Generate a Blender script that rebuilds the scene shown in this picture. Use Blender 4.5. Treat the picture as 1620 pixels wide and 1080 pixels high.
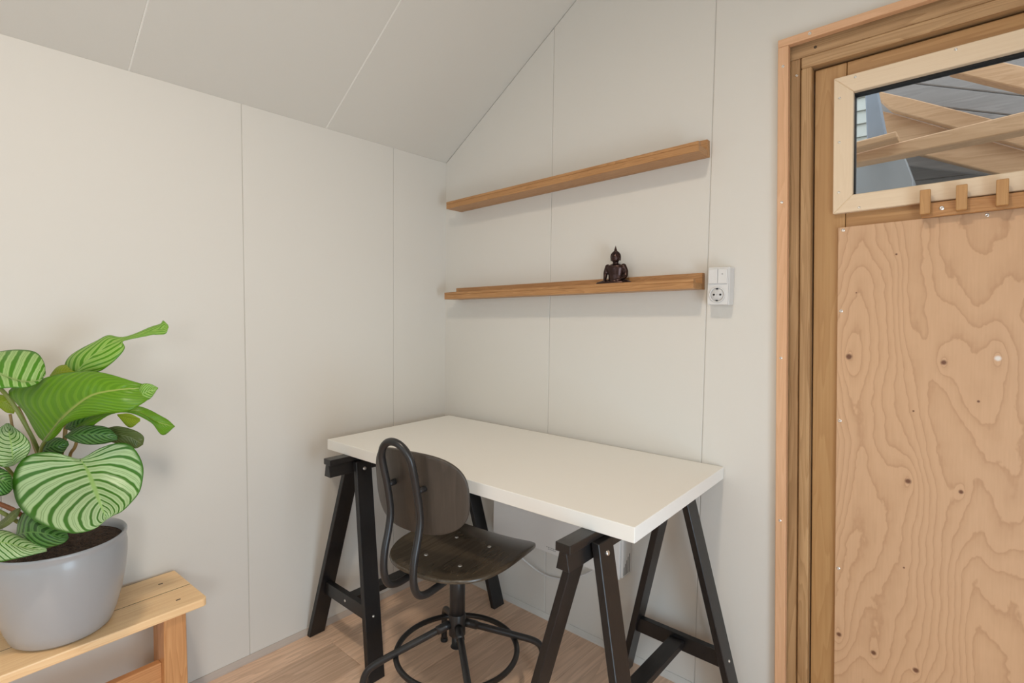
import bpy, bmesh, math, random
import numpy as np
from mathutils import Vector, Matrix

random.seed(7)
for o in list(bpy.data.objects):
    bpy.data.objects.remove(o, do_unlink=True)
scene = bpy.context.scene
COL = scene.collection

# ------------------------------------------------------------------ camera
CAM = np.array([1.8033, -1.6198, 1.1905])
YAW, PIT, ROL, FPX = 0.7145, -0.056, 0.0123, 844.5
FWD = np.array([-math.sin(YAW) * math.cos(PIT), math.cos(YAW) * math.cos(PIT), math.sin(PIT)])
_rt = np.array([math.cos(YAW), math.sin(YAW), 0.0])
_up = np.cross(_rt, FWD)
RGT = _rt * math.cos(ROL) + _up * math.sin(ROL)
UPV = -_rt * math.sin(ROL) + _up * math.cos(ROL)
cam_data = bpy.data.cameras.new('camera')
cam_data.sensor_width = 36.0
cam_data.lens = FPX / 1620 * 36.0
cam_data.clip_start = 0.02
cam = bpy.data.objects.new('camera', cam_data)
COL.objects.link(cam)
cam.matrix_world = Matrix(((RGT[0], UPV[0], -FWD[0], CAM[0]), (RGT[1], UPV[1], -FWD[1], CAM[1]),
                           (RGT[2], UPV[2], -FWD[2], CAM[2]), (0, 0, 0, 1)))
scene.camera = cam

# ------------------------------------------------------------------ world, light, exposure
world = bpy.data.worlds.new('world')
scene.world = world
world.use_nodes = True
bg = world.node_tree.nodes['Background']
bg.inputs[0].default_value = (0.84, 0.92, 1.0, 1)
bg.inputs[1].default_value = 2.2


def area(name, loc, direction, sx, sy, power, color):
    l = bpy.data.lights.new(name, 'AREA')
    l.shape = 'RECTANGLE'
    l.size, l.size_y = sx, sy
    l.energy = power
    l.color = color
    o = bpy.data.objects.new(name, l)
    COL.objects.link(o)
    o.location = loc
    o.rotation_euler = Vector(direction).to_track_quat('-Z', 'Y').to_euler()
    return o


P_RIGHT, P_RIGHTB, P_REAR, P_LAMP = 17, 12, 1, 62
# daylight entering at the two windows behind the camera (window_1 in the right wall, window_2 in the rear wall)
area('daylight_right', (2.66, -1.20, 0.60), (-1, 0, -0.02), 0.70, 1.0, P_RIGHT, (0.64, 0.83, 1.0))
area('daylight_right_rear', (2.66, -2.35, 1.30), (-1, 0, -0.02), 0.45, 0.55, P_RIGHTB, (0.94, 0.98, 1.0))
area('daylight_rear', (1.15, -3.34, 1.2), (0, 1, -0.02), 1.6, 1.7, P_REAR, (0.93, 1.0, 0.96))
LAMP_POWER = P_LAMP
LAMP_COLOR = (1.0, 0.86, 0.70)

vs = scene.view_settings
scene.display_settings.display_device = 'sRGB'
vs.view_transform = 'Standard'
vs.look = 'None'
vs.gamma = 1.0
vs.use_curve_mapping = False
vs.exposure = 0.0


# ------------------------------------------------------------------ helpers
def at(u, v, d):
    """point seen at pixel (u, v) of the 1620x1080 frame, d metres in front of the camera"""
    return Vector(CAM + (FWD + RGT * (u - 810) / FPX + UPV * (540 - v) / FPX) * d)


def aty(u, v, y):
    r = FWD + RGT * (u - 810) / FPX + UPV * (540 - v) / FPX
    return Vector(CAM + r * (y - CAM[1]) / r[1])


def link(name, me, mat, parent=None, smooth=False):
    o = bpy.data.objects.new(name, me)
    COL.objects.link(o)
    if mat is not None:
        me.materials.append(mat)
    if parent is not None:
        o.parent = parent
    if smooth:
        for p in me.polygons:
            p.use_smooth = True
    return o


def from_bm(name, bm, mat, parent=None, smooth=False):
    bmesh.ops.recalc_face_normals(bm, faces=bm.faces)
    me = bpy.data.meshes.new(name)
    bm.to_mesh(me)
    bm.free()
    return link(name, me, mat, parent, smooth)


def tag(o, label, cat, group=None, kind=None):
    o['label'] = label
    o['category'] = cat
    if group:
        o['group'] = group
    if kind:
        o['kind'] = kind
    return o


def empty(name, loc=(0, 0, 0), rot=(0, 0, 0)):
    o = bpy.data.objects.new(name, None)
    COL.objects.link(o)
    o.location = loc
    o.rotation_euler = rot
    o.empty_display_size = 0.05
    return o


def add_prism(bm, poly, vec):
    """extrude the polygon (list of 3D points) by vec"""
    vec = Vector(vec)
    a = [bm.verts.new(Vector(p)) for p in poly]
    b = [bm.verts.new(Vector(p) + vec) for p in poly]
    bm.faces.new(a)
    bm.faces.new(list(reversed(b)))
    n = len(a)
    for i in range(n):
        bm.faces.new((a[i], b[i], b[(i + 1) % n], a[(i + 1) % n]))


def add_box(bm, x0, x1, y0, y1, z0, z1):
    add_prism(bm, [(x0, y0, z0), (x1, y0, z0), (x1, y1, z0), (x0, y1, z0)], (0, 0, z1 - z0))


def bev(bm, off, seg=1):
    bmesh.ops.recalc_face_normals(bm, faces=bm.faces)
    bmesh.ops.bevel(bm, geom=list(bm.edges), offset=off, segments=seg, profile=0.6, affect='EDGES', clamp_overlap=True)


def box(name, x0, x1, y0, y1, z0, z1, mat, parent=None, b=0.0, seg=1):
    bm = bmesh.new()
    add_box(bm, x0, x1, y0, y1, z0, z1)
    if b:
        bev(bm, b, seg)
    return from_bm(name, bm, mat, parent)


def prism(name, poly, vec, mat, parent=None, b=0.0, seg=1):
    bm = bmesh.new()
    add_prism(bm, poly, vec)
    if b:
        bev(bm, b, seg)
    return from_bm(name, bm, mat, parent)


def catmull(pts, n):
    P = np.array(pts, float)
    if len(P) == 2:
        t = np.linspace(0, 1, n)[:, None]
        return P[0] * (1 - t) + P[1] * t
    Q = np.vstack([2 * P[0] - P[1], P, 2 * P[-1] - P[-2]])
    m = len(P) - 1
    out = []
    for k in range(n):
        s = k / (n - 1) * m
        i = min(int(s), m - 1)
        t = s - i
        p0, p1, p2, p3 = Q[i], Q[i + 1], Q[i + 2], Q[i + 3]
        out.append(0.5 * (2 * p1 + (p2 - p0) * t + (2 * p0 - 5 * p1 + 4 * p2 - p3) * t * t
                          + (3 * p1 - p0 - 3 * p2 + p3) * t ** 3))
    return np.array(out)


def add_tube(bm, path, r, seg=12, cap=True, closed=False):
    """sweep a circle along path (array of points); r number or list"""
    P = [Vector(p) for p in path]
    n = len(P)
    R = [r] * n if not hasattr(r, '__len__') else list(r)
    rings = []
    prev = None
    for i in range(n):
        if closed:
            t = (P[(i + 1) % n] - P[i - 1]).normalized()
        else:
            t = (P[min(i + 1, n - 1)] - P[max(i - 1, 0)]).normalized()
        if prev is None:
            ref = Vector((0, 0, 1)) if abs(t.z) < 0.9 else Vector((1, 0, 0))
            nx = t.cross(ref).normalized()
        else:
            nx = (prev - t * prev.dot(t)).normalized()
        prev = nx
        ny = t.cross(nx)
        rings.append([bm.verts.new(P[i] + (nx * math.cos(2 * math.pi * k / seg) + ny * math.sin(2 * math.pi * k / seg)) * R[i])
                      for k in range(seg)])
    for i in range(n if closed else n - 1):
        a, b = rings[i], rings[(i + 1) % n]
        for k in range(seg):
            bm.faces.new((a[k], a[(k + 1) % seg], b[(k + 1) % seg], b[k]))
    if cap and not closed:
        bm.faces.new(rings[0])
        bm.faces.new(list(reversed(rings[-1])))


def tube(name, path, r, mat, parent=None, seg=12, closed=False):
    bm = bmesh.new()
    add_tube(bm, path, r, seg, True, closed)
    return from_bm(name, bm, mat, parent, True)


def add_lathe(bm, prof, seg=48, center=(0, 0, 0), axis='Z'):
    rings = []
    c = Vector(center)
    for r, h in prof:
        ring = []
        for k in range(seg):
            a = 2 * math.pi * k / seg
            if axis == 'Z':
                v = Vector((r * math.cos(a), r * math.sin(a), h))
            elif axis == 'Y':
                v = Vector((r * math.cos(a), h, r * math.sin(a)))
            else:
                v = Vector((h, r * math.cos(a), r * math.sin(a)))
            ring.append(bm.verts.new(c + v))
        rings.append(ring)
    for i in range(len(rings) - 1):
        a, b = rings[i], rings[i + 1]
        for k in range(seg):
            bm.faces.new((a[k], a[(k + 1) % seg], b[(k + 1) % seg], b[k]))
    bm.faces.new(rings[0])
    bm.faces.new(list(reversed(rings[-1])))


def lathe(name, prof, mat, parent=None, seg=48, center=(0, 0, 0), axis='Z', smooth=True):
    bm = bmesh.new()
    add_lathe(bm, prof, seg, center, axis)
    o = from_bm(name, bm, mat, parent, smooth)
    return o


def auto_smooth(o, angle=40):
    """flat where the angle is sharp: mark sharp edges"""
    me = o.data
    bm = bmesh.new()
    bm.from_mesh(me)
    for e in bm.edges:
        if len(e.link_faces) == 2 and e.calc_face_angle() > math.radians(angle):
            e.smooth = False
    bm.to_mesh(me)
    bm.free()
    return o


# ------------------------------------------------------------------ materials
def new_mat(name):
    m = bpy.data.materials.new(name)
    m.use_nodes = True
    nt = m.node_tree
    b = nt.nodes['Principled BSDF']
    return m, nt, b


def N(nt, typ, **kw):
    n = nt.nodes.new(typ)
    for k, v in kw.items():
        if k in n.inputs:
            n.inputs[k].default_value = v
        else:
            setattr(n, k, v)
    return n


def plain(name, col, rough=0.5, metal=0.0, bump=0.0, bscale=200, coat=0.0, spec=0.5, var=0.0):
    m, nt, b = new_mat(name)
    b.inputs['Base Color'].default_value = (*col, 1)
    b.inputs['Roughness'].default_value = rough
    b.inputs['Metallic'].default_value = metal
    b.inputs['Coat Weight'].default_value = coat
    b.inputs['Specular IOR Level'].default_value = spec
    tc = N(nt, 'ShaderNodeTexCoord')
    if bump:
        no = N(nt, 'ShaderNodeTexNoise', Scale=bscale, Detail=3.0)
        nt.links.new(tc.outputs['Object'], no.inputs['Vector'])
        bp = N(nt, 'ShaderNodeBump', Strength=bump, Distance=0.001)
        nt.links.new(no.outputs['Fac'], bp.inputs['Height'])
        nt.links.new(bp.outputs['Normal'], b.inputs['Normal'])
    if var:
        no2 = N(nt, 'ShaderNodeTexNoise', Scale=6.0, Detail=4.0)
        nt.links.new(tc.outputs['Object'], no2.inputs['Vector'])
        rp = N(nt, 'ShaderNodeValToRGB')
        rp.color_ramp.elements[0].color = (*[c * (1 - var) for c in col], 1)
        rp.color_ramp.elements[1].color = (*[min(1, c * (1 + var)) for c in col], 1)
        rp.color_ramp.elements[0].position = 0.3
        rp.color_ramp.elements[1].position = 0.7
        nt.links.new(no2.outputs['Fac'], rp.inputs['Fac'])
        nt.links.new(rp.outputs['Color'], b.inputs['Base Color'])
    return m


def wood(name, light, dark, axis='Z', rough=0.45, ring=28.0, fine=160.0, knots=0.0, knot_col=(0.12, 0.05, 0.02), contrast=1.0,
         bump=0.15, stretch=14.0, wobble=1.6, rand_tone=0.0, world_off=True, patch=None, coat=0.0):
    """procedural timber: long rings, fine fibres and a few knots; grain along the axis given"""
    m, nt, b = new_mat(name)
    L = nt.links.new
    tc = N(nt, 'ShaderNodeTexCoord')
    oi = N(nt, 'ShaderNodeObjectInfo')
    off = N(nt, 'ShaderNodeVectorMath', operation='MULTIPLY_ADD')
    cx = N(nt, 'ShaderNodeCombineXYZ')
    for k in range(3):
        L(oi.outputs['Random'], cx.inputs[k])
    L(cx.outputs[0], off.inputs[0])
    off.inputs[1].default_value = (7.3, 5.1, 9.7)
    L(tc.outputs['Object'], off.inputs[2])
    mp = N(nt, 'ShaderNodeMapping')
    s = [stretch, stretch, stretch]
    s['XYZ'.index(axis)] = 1.0
    mp.inputs['Scale'].default_value = s
    L(off.outputs[0], mp.inputs['Vector'])
    # broad rings
    n1 = N(nt, 'ShaderNodeTexNoise', Scale=wobble, Detail=2.0, Roughness=0.45, Distortion=0.3)
    L(mp.outputs[0], n1.inputs['Vector'])
    mul = N(nt, 'ShaderNodeMath', operation='MULTIPLY')
    mul.inputs[1].default_value = ring
    L(n1.outputs['Fac'], mul.inputs[0])
    fr = N(nt, 'ShaderNodeMath', operation='FRACT')
    L(mul.outputs[0], fr.inputs[0])
    r1 = N(nt, 'ShaderNodeValToRGB')
    e = r1.color_ramp.elements
    e[0].position, e[0].color = 0.0, (0, 0, 0, 1)
    e[1].position, e[1].color = 1.0, (0.0, 0.0, 0.0, 1)
    e.new(0.75).color = (0.75 * contrast,) * 3 + (1,)
    e.new(0.9).color = (1.0 * contrast,) * 3 + (1,)
    L(fr.outputs[0], r1.inputs['Fac'])
    # fibres
    mp2 = N(nt, 'ShaderNodeMapping')
    s2 = [fine, fine, fine]
    s2['XYZ'.index(axis)] = fine / 40
    mp2.inputs['Scale'].default_value = s2
    L(off.outputs[0], mp2.inputs['Vector'])
    n2 = N(nt, 'ShaderNodeTexNoise', Scale=1.0, Detail=3.0)
    L(mp2.outputs[0], n2.inputs['Vector'])
    mixf = N(nt, 'ShaderNodeMath', operation='MULTIPLY_ADD')
    L(r1.outputs['Color'], mixf.inputs[0])
    mixf.inputs[1].default_value = 0.55
    f2 = N(nt, 'ShaderNodeMath', operation='MULTIPLY_ADD')
    L(n2.outputs['Fac'], f2.inputs[0])
    f2.inputs[1].default_value = 0.9
    f2.inputs[2].default_value = -0.22
    L(f2.outputs[0], mixf.inputs[2])
    cl = N(nt, 'ShaderNodeClamp')
    L(mixf.outputs[0], cl.inputs['Value'])
    mx = N(nt, 'ShaderNodeMix', data_type='RGBA')
    mx.inputs['A'].default_value = (*light, 1)
    mx.inputs['B'].default_value = (*dark, 1)
    L(cl.outputs[0], mx.inputs['Factor'])
    out = mx.outputs['Result']
    if patch is not None:      # large soft blotches of another tone (weathering)
        n4 = N(nt, 'ShaderNodeTexNoise', Scale=1.3, Detail=3.0)
        L(mp.outputs[0], n4.inputs['Vector'])
        r4 = N(nt, 'ShaderNodeValToRGB')
        r4.color_ramp.elements[0].position = 0.45
        r4.color_ramp.elements[1].position = 0.65
        L(n4.outputs['Fac'], r4.inputs['Fac'])
        m4 = N(nt, 'ShaderNodeMix', data_type='RGBA')
        L(r4.outputs['Color'], m4.inputs['Factor'])
        L(out, m4.inputs['A'])
        mm = N(nt, 'ShaderNodeMix', data_type='RGBA', blend_type='MULTIPLY')
        mm.inputs['Factor'].default_value = 1.0
        L(out, mm.inputs['A'])
        mm.inputs['B'].default_value = (*patch, 1)
        L(mm.outputs['Result'], m4.inputs['B'])
        out = m4.outputs['Result']
    if knots:
        mp3 = N(nt, 'ShaderNodeMapping')
        s3 = [1.0, 1.0, 1.0]
        s3['XYZ'.index(axis)] = 0.55
        mp3.inputs['Scale'].default_value = s3
        L(off.outputs[0], mp3.inputs['Vector'])
        vo = N(nt, 'ShaderNodeTexVoronoi', Scale=knots)
        L(mp3.outputs[0], vo.inputs['Vector'])
        r3 = N(nt, 'ShaderNodeValToRGB')
        r3.color_ramp.elements[0].position, r3.color_ramp.elements[0].color = 0.0, (1, 1, 1, 1)
        r3.color_ramp.elements[1].position, r3.color_ramp.elements[1].color = 0.085, (0, 0, 0, 1)
        L(vo.outputs['Distance'], r3.inputs['Fac'])
        m3 = N(nt, 'ShaderNodeMix', data_type='RGBA')
        L(r3.outputs['Color'], m3.inputs['Factor'])
        L(out, m3.inputs['A'])
        m3.inputs['B'].default_value = (*knot_col, 1)
        out = m3.outputs['Result']
    if rand_tone:
        hs = N(nt, 'ShaderNodeHueSaturation')
        ma = N(nt, 'ShaderNodeMapRange')
        ma.inputs['To Min'].default_value = 1 - rand_tone
        ma.inputs['To Max'].default_value = 1 + rand_tone
        L(oi.outputs['Random'], ma.inputs['Value'])
        L(ma.outputs[0], hs.inputs['Value'])
        L(out, hs.inputs['Color'])
        out = hs.outputs['Color']
    L(out, b.inputs['Base Color'])
    b.inputs['Roughness'].default_value = rough
    b.inputs['Coat Weight'].default_value = coat
    b.inputs['Coat Roughness'].default_value = 0.25
    bp = N(nt, 'ShaderNodeBump', Strength=bump, Distance=0.0006)
    L(cl.outputs[0], bp.inputs['Height'])
    L(bp.outputs['Normal'], b.inputs['Normal'])
    return m


M = {}
M['wall'] = plain('wall_paint', (0.70, 0.67, 0.615), 0.55, bump=0.12, bscale=260, spec=0.35)
M['ceil'] = plain('ceiling_paint', (0.69, 0.665, 0.61), 0.6, bump=0.15, bscale=200, spec=0.3)
M['joint'] = plain('joint_filler', (0.58, 0.55, 0.50), 0.7, bump=0.1)
M['joint_white'] = plain('joint_white', (0.88, 0.86, 0.81), 0.6, bump=0.1)
M['floor'] = wood('floor_vinyl', (0.87, 0.61, 0.44), (0.57, 0.37, 0.245), 'Y', rough=0.42, ring=9, stretch=11, fine=120, contrast=0.9,
                  rand_tone=0.15, bump=0.2, knots=0.0)
M['subfloor'] = plain('subfloor', (0.12, 0.08, 0.06), 0.8, bump=0.1)
M['skirt_brown'] = plain('skirting_greige', (0.50, 0.42, 0.36), 0.5, var=0.08)
M['skirt_white'] = plain('skirting_white', (0.66, 0.63, 0.58), 0.45, var=0.05)
M['table'] = plain('white_laminate', (0.86, 0.84, 0.79), 0.38, bump=0.03, bscale=300, spec=0.4)
M['black'] = wood('black_stained_pine', (0.011, 0.010, 0.010), (0.006, 0.0055, 0.006), 'Z', rough=0.36, ring=14, bump=0.12)
M['blackbeam'] = wood('black_stained_beam', (0.018, 0.016, 0.015), (0.009, 0.008, 0.008), 'Y', rough=0.36, ring=14, bump=0.12)
M['zinc'] = plain('zinc_bolt', (0.78, 0.78, 0.76), 0.28, metal=1.0, bump=0.1, bscale=900)
M['steel'] = plain('black_steel', (0.020, 0.019, 0.019), 0.34, bump=0.05, bscale=500)
M['seat'] = wood('dark_stained_plywood', (0.098, 0.076, 0.052), (0.034, 0.025, 0.016), 'Y', rough=0.25, ring=7, stretch=7, fine=130, contrast=0.6, bump=0.1)
M['back'] = wood('dark_stained_plywood_back', (0.068, 0.053, 0.041), (0.036, 0.028, 0.021), 'Z', rough=0.40, ring=6, stretch=7, fine=130, contrast=0.7, bump=0.1)
M['oak'] = wood('oiled_oak', (0.54, 0.285, 0.115), (0.31, 0.14, 0.045), 'X', rough=0.42, ring=22, stretch=20, fine=220, contrast=0.9)
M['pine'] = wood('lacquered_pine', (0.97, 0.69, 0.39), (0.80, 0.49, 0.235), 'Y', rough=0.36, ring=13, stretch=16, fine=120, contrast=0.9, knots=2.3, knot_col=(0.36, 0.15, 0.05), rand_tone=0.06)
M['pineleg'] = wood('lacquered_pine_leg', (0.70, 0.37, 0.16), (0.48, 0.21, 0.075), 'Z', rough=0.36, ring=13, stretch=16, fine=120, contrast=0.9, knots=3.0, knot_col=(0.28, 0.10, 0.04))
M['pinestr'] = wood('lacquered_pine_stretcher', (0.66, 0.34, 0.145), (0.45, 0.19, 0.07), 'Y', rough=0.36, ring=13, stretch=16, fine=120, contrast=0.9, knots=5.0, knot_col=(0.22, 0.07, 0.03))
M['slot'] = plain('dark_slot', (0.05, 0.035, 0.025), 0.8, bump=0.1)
M['casing'] = wood('larch_casing', (0.76, 0.455, 0.265), (0.60, 0.325, 0.165), 'Z', rough=0.5, ring=12, stretch=22, contrast=0.7)
M['casingh'] = wood('larch_casing_top', (0.76, 0.455, 0.265), (0.60, 0.325, 0.165), 'X', rough=0.5, ring=12, stretch=22, contrast=0.7)
M['jamb'] = wood('weathered_spruce', (0.55, 0.34, 0.165), (0.35, 0.195, 0.08), 'Z', rough=0.55, ring=10, stretch=16, contrast=1.0, knots=7.0, knot_col=(0.10, 0.05, 0.025), patch=(0.76, 0.71, 0.65))
M['jambh'] = wood('weathered_spruce_head', (0.56, 0.355, 0.18), (0.36, 0.205, 0.09), 'X', rough=0.55, ring=10, stretch=16, contrast=1.0, knots=6.0, knot_col=(0.10, 0.05, 0.025))
M['stile'] = wood('door_stile_pine', (0.51, 0.295, 0.12), (0.38, 0.19, 0.065), 'Z', rough=0.5, ring=8, stretch=12, contrast=0.8, knots=5.0, knot_col=(0.24, 0.11, 0.04))
M['rail'] = wood('door_rail_pine', (0.50, 0.285, 0.115), (0.36, 0.175, 0.06), 'X', rough=0.5, ring=8, stretch=12, contrast=0.8, knots=6.0, knot_col=(0.16, 0.07, 0.03))
M['bead'] = wood('pale_spruce', (0.82, 0.66, 0.475), (0.74, 0.565, 0.385), 'X', rough=0.5, ring=9, stretch=25, contrast=0.5)
M['beadv'] = wood('pale_spruce_upright', (0.82, 0.66, 0.475), (0.74, 0.565, 0.385), 'Z', rough=0.5, ring=9, stretch=25, contrast=0.5)
M['rack'] = wood('rack_beech', (0.55, 0.29, 0.11), (0.37, 0.16, 0.05), 'X', rough=0.4, ring=16, stretch=20, contrast=0.8)
M['peg'] = wood('peg_beech', (0.57, 0.32, 0.125), (0.40, 0.19, 0.065), 'Z', rough=0.4, ring=16, stretch=20, contrast=0.7)
M['plastic'] = plain('white_plastic', (0.70, 0.69, 0.675), 0.3, bump=0.02)
M['hole'] = plain('dark_hole', (0.01, 0.01, 0.01), 0.7, bump=0.05)
M['bronze'] = plain('dark_bronze', (0.055, 0.030, 0.026), 0.26, metal=0.75, bump=0.25, bscale=350, var=0.25)
M['potm'] = plain('white_glaze', (0.42, 0.42, 0.425), 0.30, coat=0.1, bump=0.05, bscale=20, var=0.02)
M['heater'] = plain('heater_enamel', (0.78, 0.76, 0.73), 0.28, bump=0.02)
M['ink'] = plain('grey_ink', (0.25, 0.24, 0.23), 0.6, bump=0.02)
M['rubber'] = plain('black_rubber', (0.012, 0.012, 0.012), 0.6, bump=0.1)


def ply_material():
    """rotary-cut plywood: contour lines of a tall noise field, bent round knots"""
    m, nt, b = new_mat('pine_plywood')
    L = nt.links.new
    tc = N(nt, 'ShaderNodeTexCoord')
    knots = [(0.168, 0.078, .012, 1), (0.362, 0.070, .010, 1), (0.458, 0.083, .010, 0), (0.297, -0.229, .011, 1), (0.398, -0.236, .008, 1),
             (0.151, -0.674, .010, 1), (0.230, -0.693, .010, 1), (0.318, -0.702, .010, 1), (0.426, -0.018, .005, 1),
             (0.267, 0.3365, .004, 1), (0.3055, -0.0525, .004, 1), (0.291, -0.450, .004, 1), (0.183, 0.2445, .003, 1)]
    wob = N(nt, 'ShaderNodeTexNoise', Scale=9.0, Detail=2.0)
    L(tc.outputs['Object'], wob.inputs['Vector'])
    wobf = N(nt, 'ShaderNodeTexNoise', Scale=45.0, Detail=2.0)
    mpw = N(nt, 'ShaderNodeMapping')
    mpw.inputs['Scale'].default_value = (1.6, 1, 0.8)
    L(tc.outputs['Object'], mpw.inputs['Vector'])
    L(mpw.outputs[0], wobf.inputs['Vector'])
    mp = N(nt, 'ShaderNodeMapping')
    mp.inputs['Scale'].default_value = (4.6, 1.0, 1.15)
    mp.inputs['Location'].default_value = (3.7, 0.4, 1.9)
    L(tc.outputs['Object'], mp.inputs['Vector'])
    n1 = N(nt, 'ShaderNodeTexNoise', Scale=1.05, Detail=1.5, Roughness=0.4, Distortion=0.35)
    L(mp.outputs[0], n1.inputs['Vector'])

    def math2(op, a, b_, c=None):
        n = N(nt, 'ShaderNodeMath', operation=op)
        for i, x in enumerate((a, b_, c)):
            if x is None:
                continue
            if isinstance(x, (int, float)):
                n.inputs[i].default_value = x
            else:
                L(x, n.inputs[i])
        return n.outputs[0]
    h = math2('MULTIPLY', n1.outputs['Fac'], 25.0)
    h = math2('MULTIPLY_ADD', wob.outputs['Fac'], 1.5, h)
    h = math2('MULTIPLY_ADD', wobf.outputs['Fac'], 0.40, h)
    kn = None
    white = None
    for (kx, kz, kr, dark) in knots:
        sub = N(nt, 'ShaderNodeVectorMath', operation='SUBTRACT')
        L(tc.outputs['Object'], sub.inputs[0])
        sub.inputs[1].default_value = (kx, 0, kz)
        sc = N(nt, 'ShaderNodeVectorMath', operation='MULTIPLY')
        L(sub.outputs[0], sc.inputs[0])
        sc.inputs[1].default_value = (1.0, 0.0, 0.42)
        ln = N(nt, 'ShaderNodeVectorMath', operation='LENGTH')
        L(sc.outputs[0], ln.inputs[0])
        if kr > 0.006:
            g = math2('DIVIDE', kr * 2.1, math2('ADD', ln.outputs['Value'], kr * 1.3))
            h = math2('MULTIPLY_ADD', g, 1.9, h)
        sc2 = N(nt, 'ShaderNodeVectorMath', operation='MULTIPLY')
        L(sub.outputs[0], sc2.inputs[0])
        sc2.inputs[1].default_value = (1.0, 0.0, 1.0)
        ln2 = N(nt, 'ShaderNodeVectorMath', operation='LENGTH')
        L(sc2.outputs[0], ln2.inputs[0])
        d = math2('MULTIPLY_ADD', wobf.outputs['Fac'], kr * 0.4, ln2.outputs['Value'])
        mr = N(nt, 'ShaderNodeMapRange')
        mr.inputs['From Min'].default_value = kr * 0.95
        mr.inputs['From Max'].default_value = kr * 0.55
        L(d, mr.inputs['Value'])
        if dark:
            kn = mr.outputs[0] if kn is None else math2('MAXIMUM', kn, mr.outputs[0])
        else:
            white = mr.outputs[0]
    fr = math2('FRACT', h, None)
    rp = N(nt, 'ShaderNodeValToRGB')
    e = rp.color_ramp.elements
    e[0].position, e[0].color = 0.0, (0.62, 0.62, 0.62, 1)
    e[1].position, e[1].color = 1.0, (0.62, 0.62, 0.62, 1)
    e.new(0.06).color = (0.10, 0.10, 0.10, 1)
    e.new(0.40).color = (0.10, 0.10, 0.10, 1)
    e.new(0.85).color = (0.30, 0.30, 0.30, 1)
    e.new(0.95).color = (0.52, 0.52, 0.52, 1)
    L(fr, rp.inputs['Fac'])
    # fibres across the sheet
    mp2 = N(nt, 'ShaderNodeMapping')
    mp2.inputs['Scale'].default_value = (240, 240, 14)
    L(tc.outputs['Object'], mp2.inputs['Vector'])
    n2 = N(nt, 'ShaderNodeTexNoise', Scale=1.0, Detail=2.0)
    L(mp2.outputs[0], n2.inputs['Vector'])
    fac = math2('MULTIPLY_ADD', n2.outputs['Fac'], 0.30, math2('MULTIPLY_ADD', rp.outputs['Color'], 0.9, -0.12))
    cl = N(nt, 'ShaderNodeClamp')
    L(fac, cl.inputs['Value'])
    big = N(nt, 'ShaderNodeTexNoise', Scale=2.2, Detail=1.0)
    L(tc.outputs['Object'], big.inputs['Vector'])
    base = N(nt, 'ShaderNodeMix', data_type='RGBA')
    base.inputs['A'].default_value = (0.67, 0.415, 0.230, 1)
    base.inputs['B'].default_value = (0.62, 0.395, 0.240, 1)
    L(big.outputs['Fac'], base.inputs['Factor'])
    mx = N(nt, 'ShaderNodeMix', data_type='RGBA')
    L(cl.outputs[0], mx.inputs['Factor'])
    L(base.outputs['Result'], mx.inputs['A'])
    mx.inputs['B'].default_value = (0.42, 0.225, 0.11, 1)
    m2 = N(nt, 'ShaderNodeMix', data_type='RGBA')
    L(kn, m2.inputs['Factor'])
    L(mx.outputs['Result'], m2.inputs['A'])
    m2.inputs['B'].default_value = (0.16, 0.065, 0.03, 1)
    m3 = N(nt, 'ShaderNodeMix', data_type='RGBA')
    L(white, m3.inputs['Factor'])
    L(m2.outputs['Result'], m3.inputs['A'])
    m3.inputs['B'].default_value = (0.80, 0.74, 0.68, 1)
    L(m3.outputs['Result'], b.inputs['Base Color'])
    b.inputs['Roughness'].default_value = 0.5
    bp = N(nt, 'ShaderNodeBump', Strength=0.1, Distance=0.0006)
    L(cl.outputs[0], bp.inputs['Height'])
    L(bp.outputs['Normal'], b.inputs['Normal'])
    return m


M['ply'] = ply_material()


def glass_material():
    m, nt, b = new_mat('window_glass')
    nt.nodes.remove(b)
    out = nt.nodes['Material Output']
    tr = N(nt, 'ShaderNodeBsdfTransparent')
    tr.inputs['Color'].default_value = (0.85, 0.865, 0.87, 1)
    gl = N(nt, 'ShaderNodeBsdfGlossy', Roughness=0.02)
    fr = N(nt, 'ShaderNodeFresnel', IOR=1.55)
    mx = N(nt, 'ShaderNodeMixShader')
    nt.links.new(fr.outputs[0], mx.inputs[0])
    nt.links.new(tr.outputs[0], mx.inputs[1])
    nt.links.new(gl.outputs[0], mx.inputs[2])
    nt.links.new(mx.outputs[0], out.inputs['Surface'])
    return m


M['glass'] = glass_material()


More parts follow.
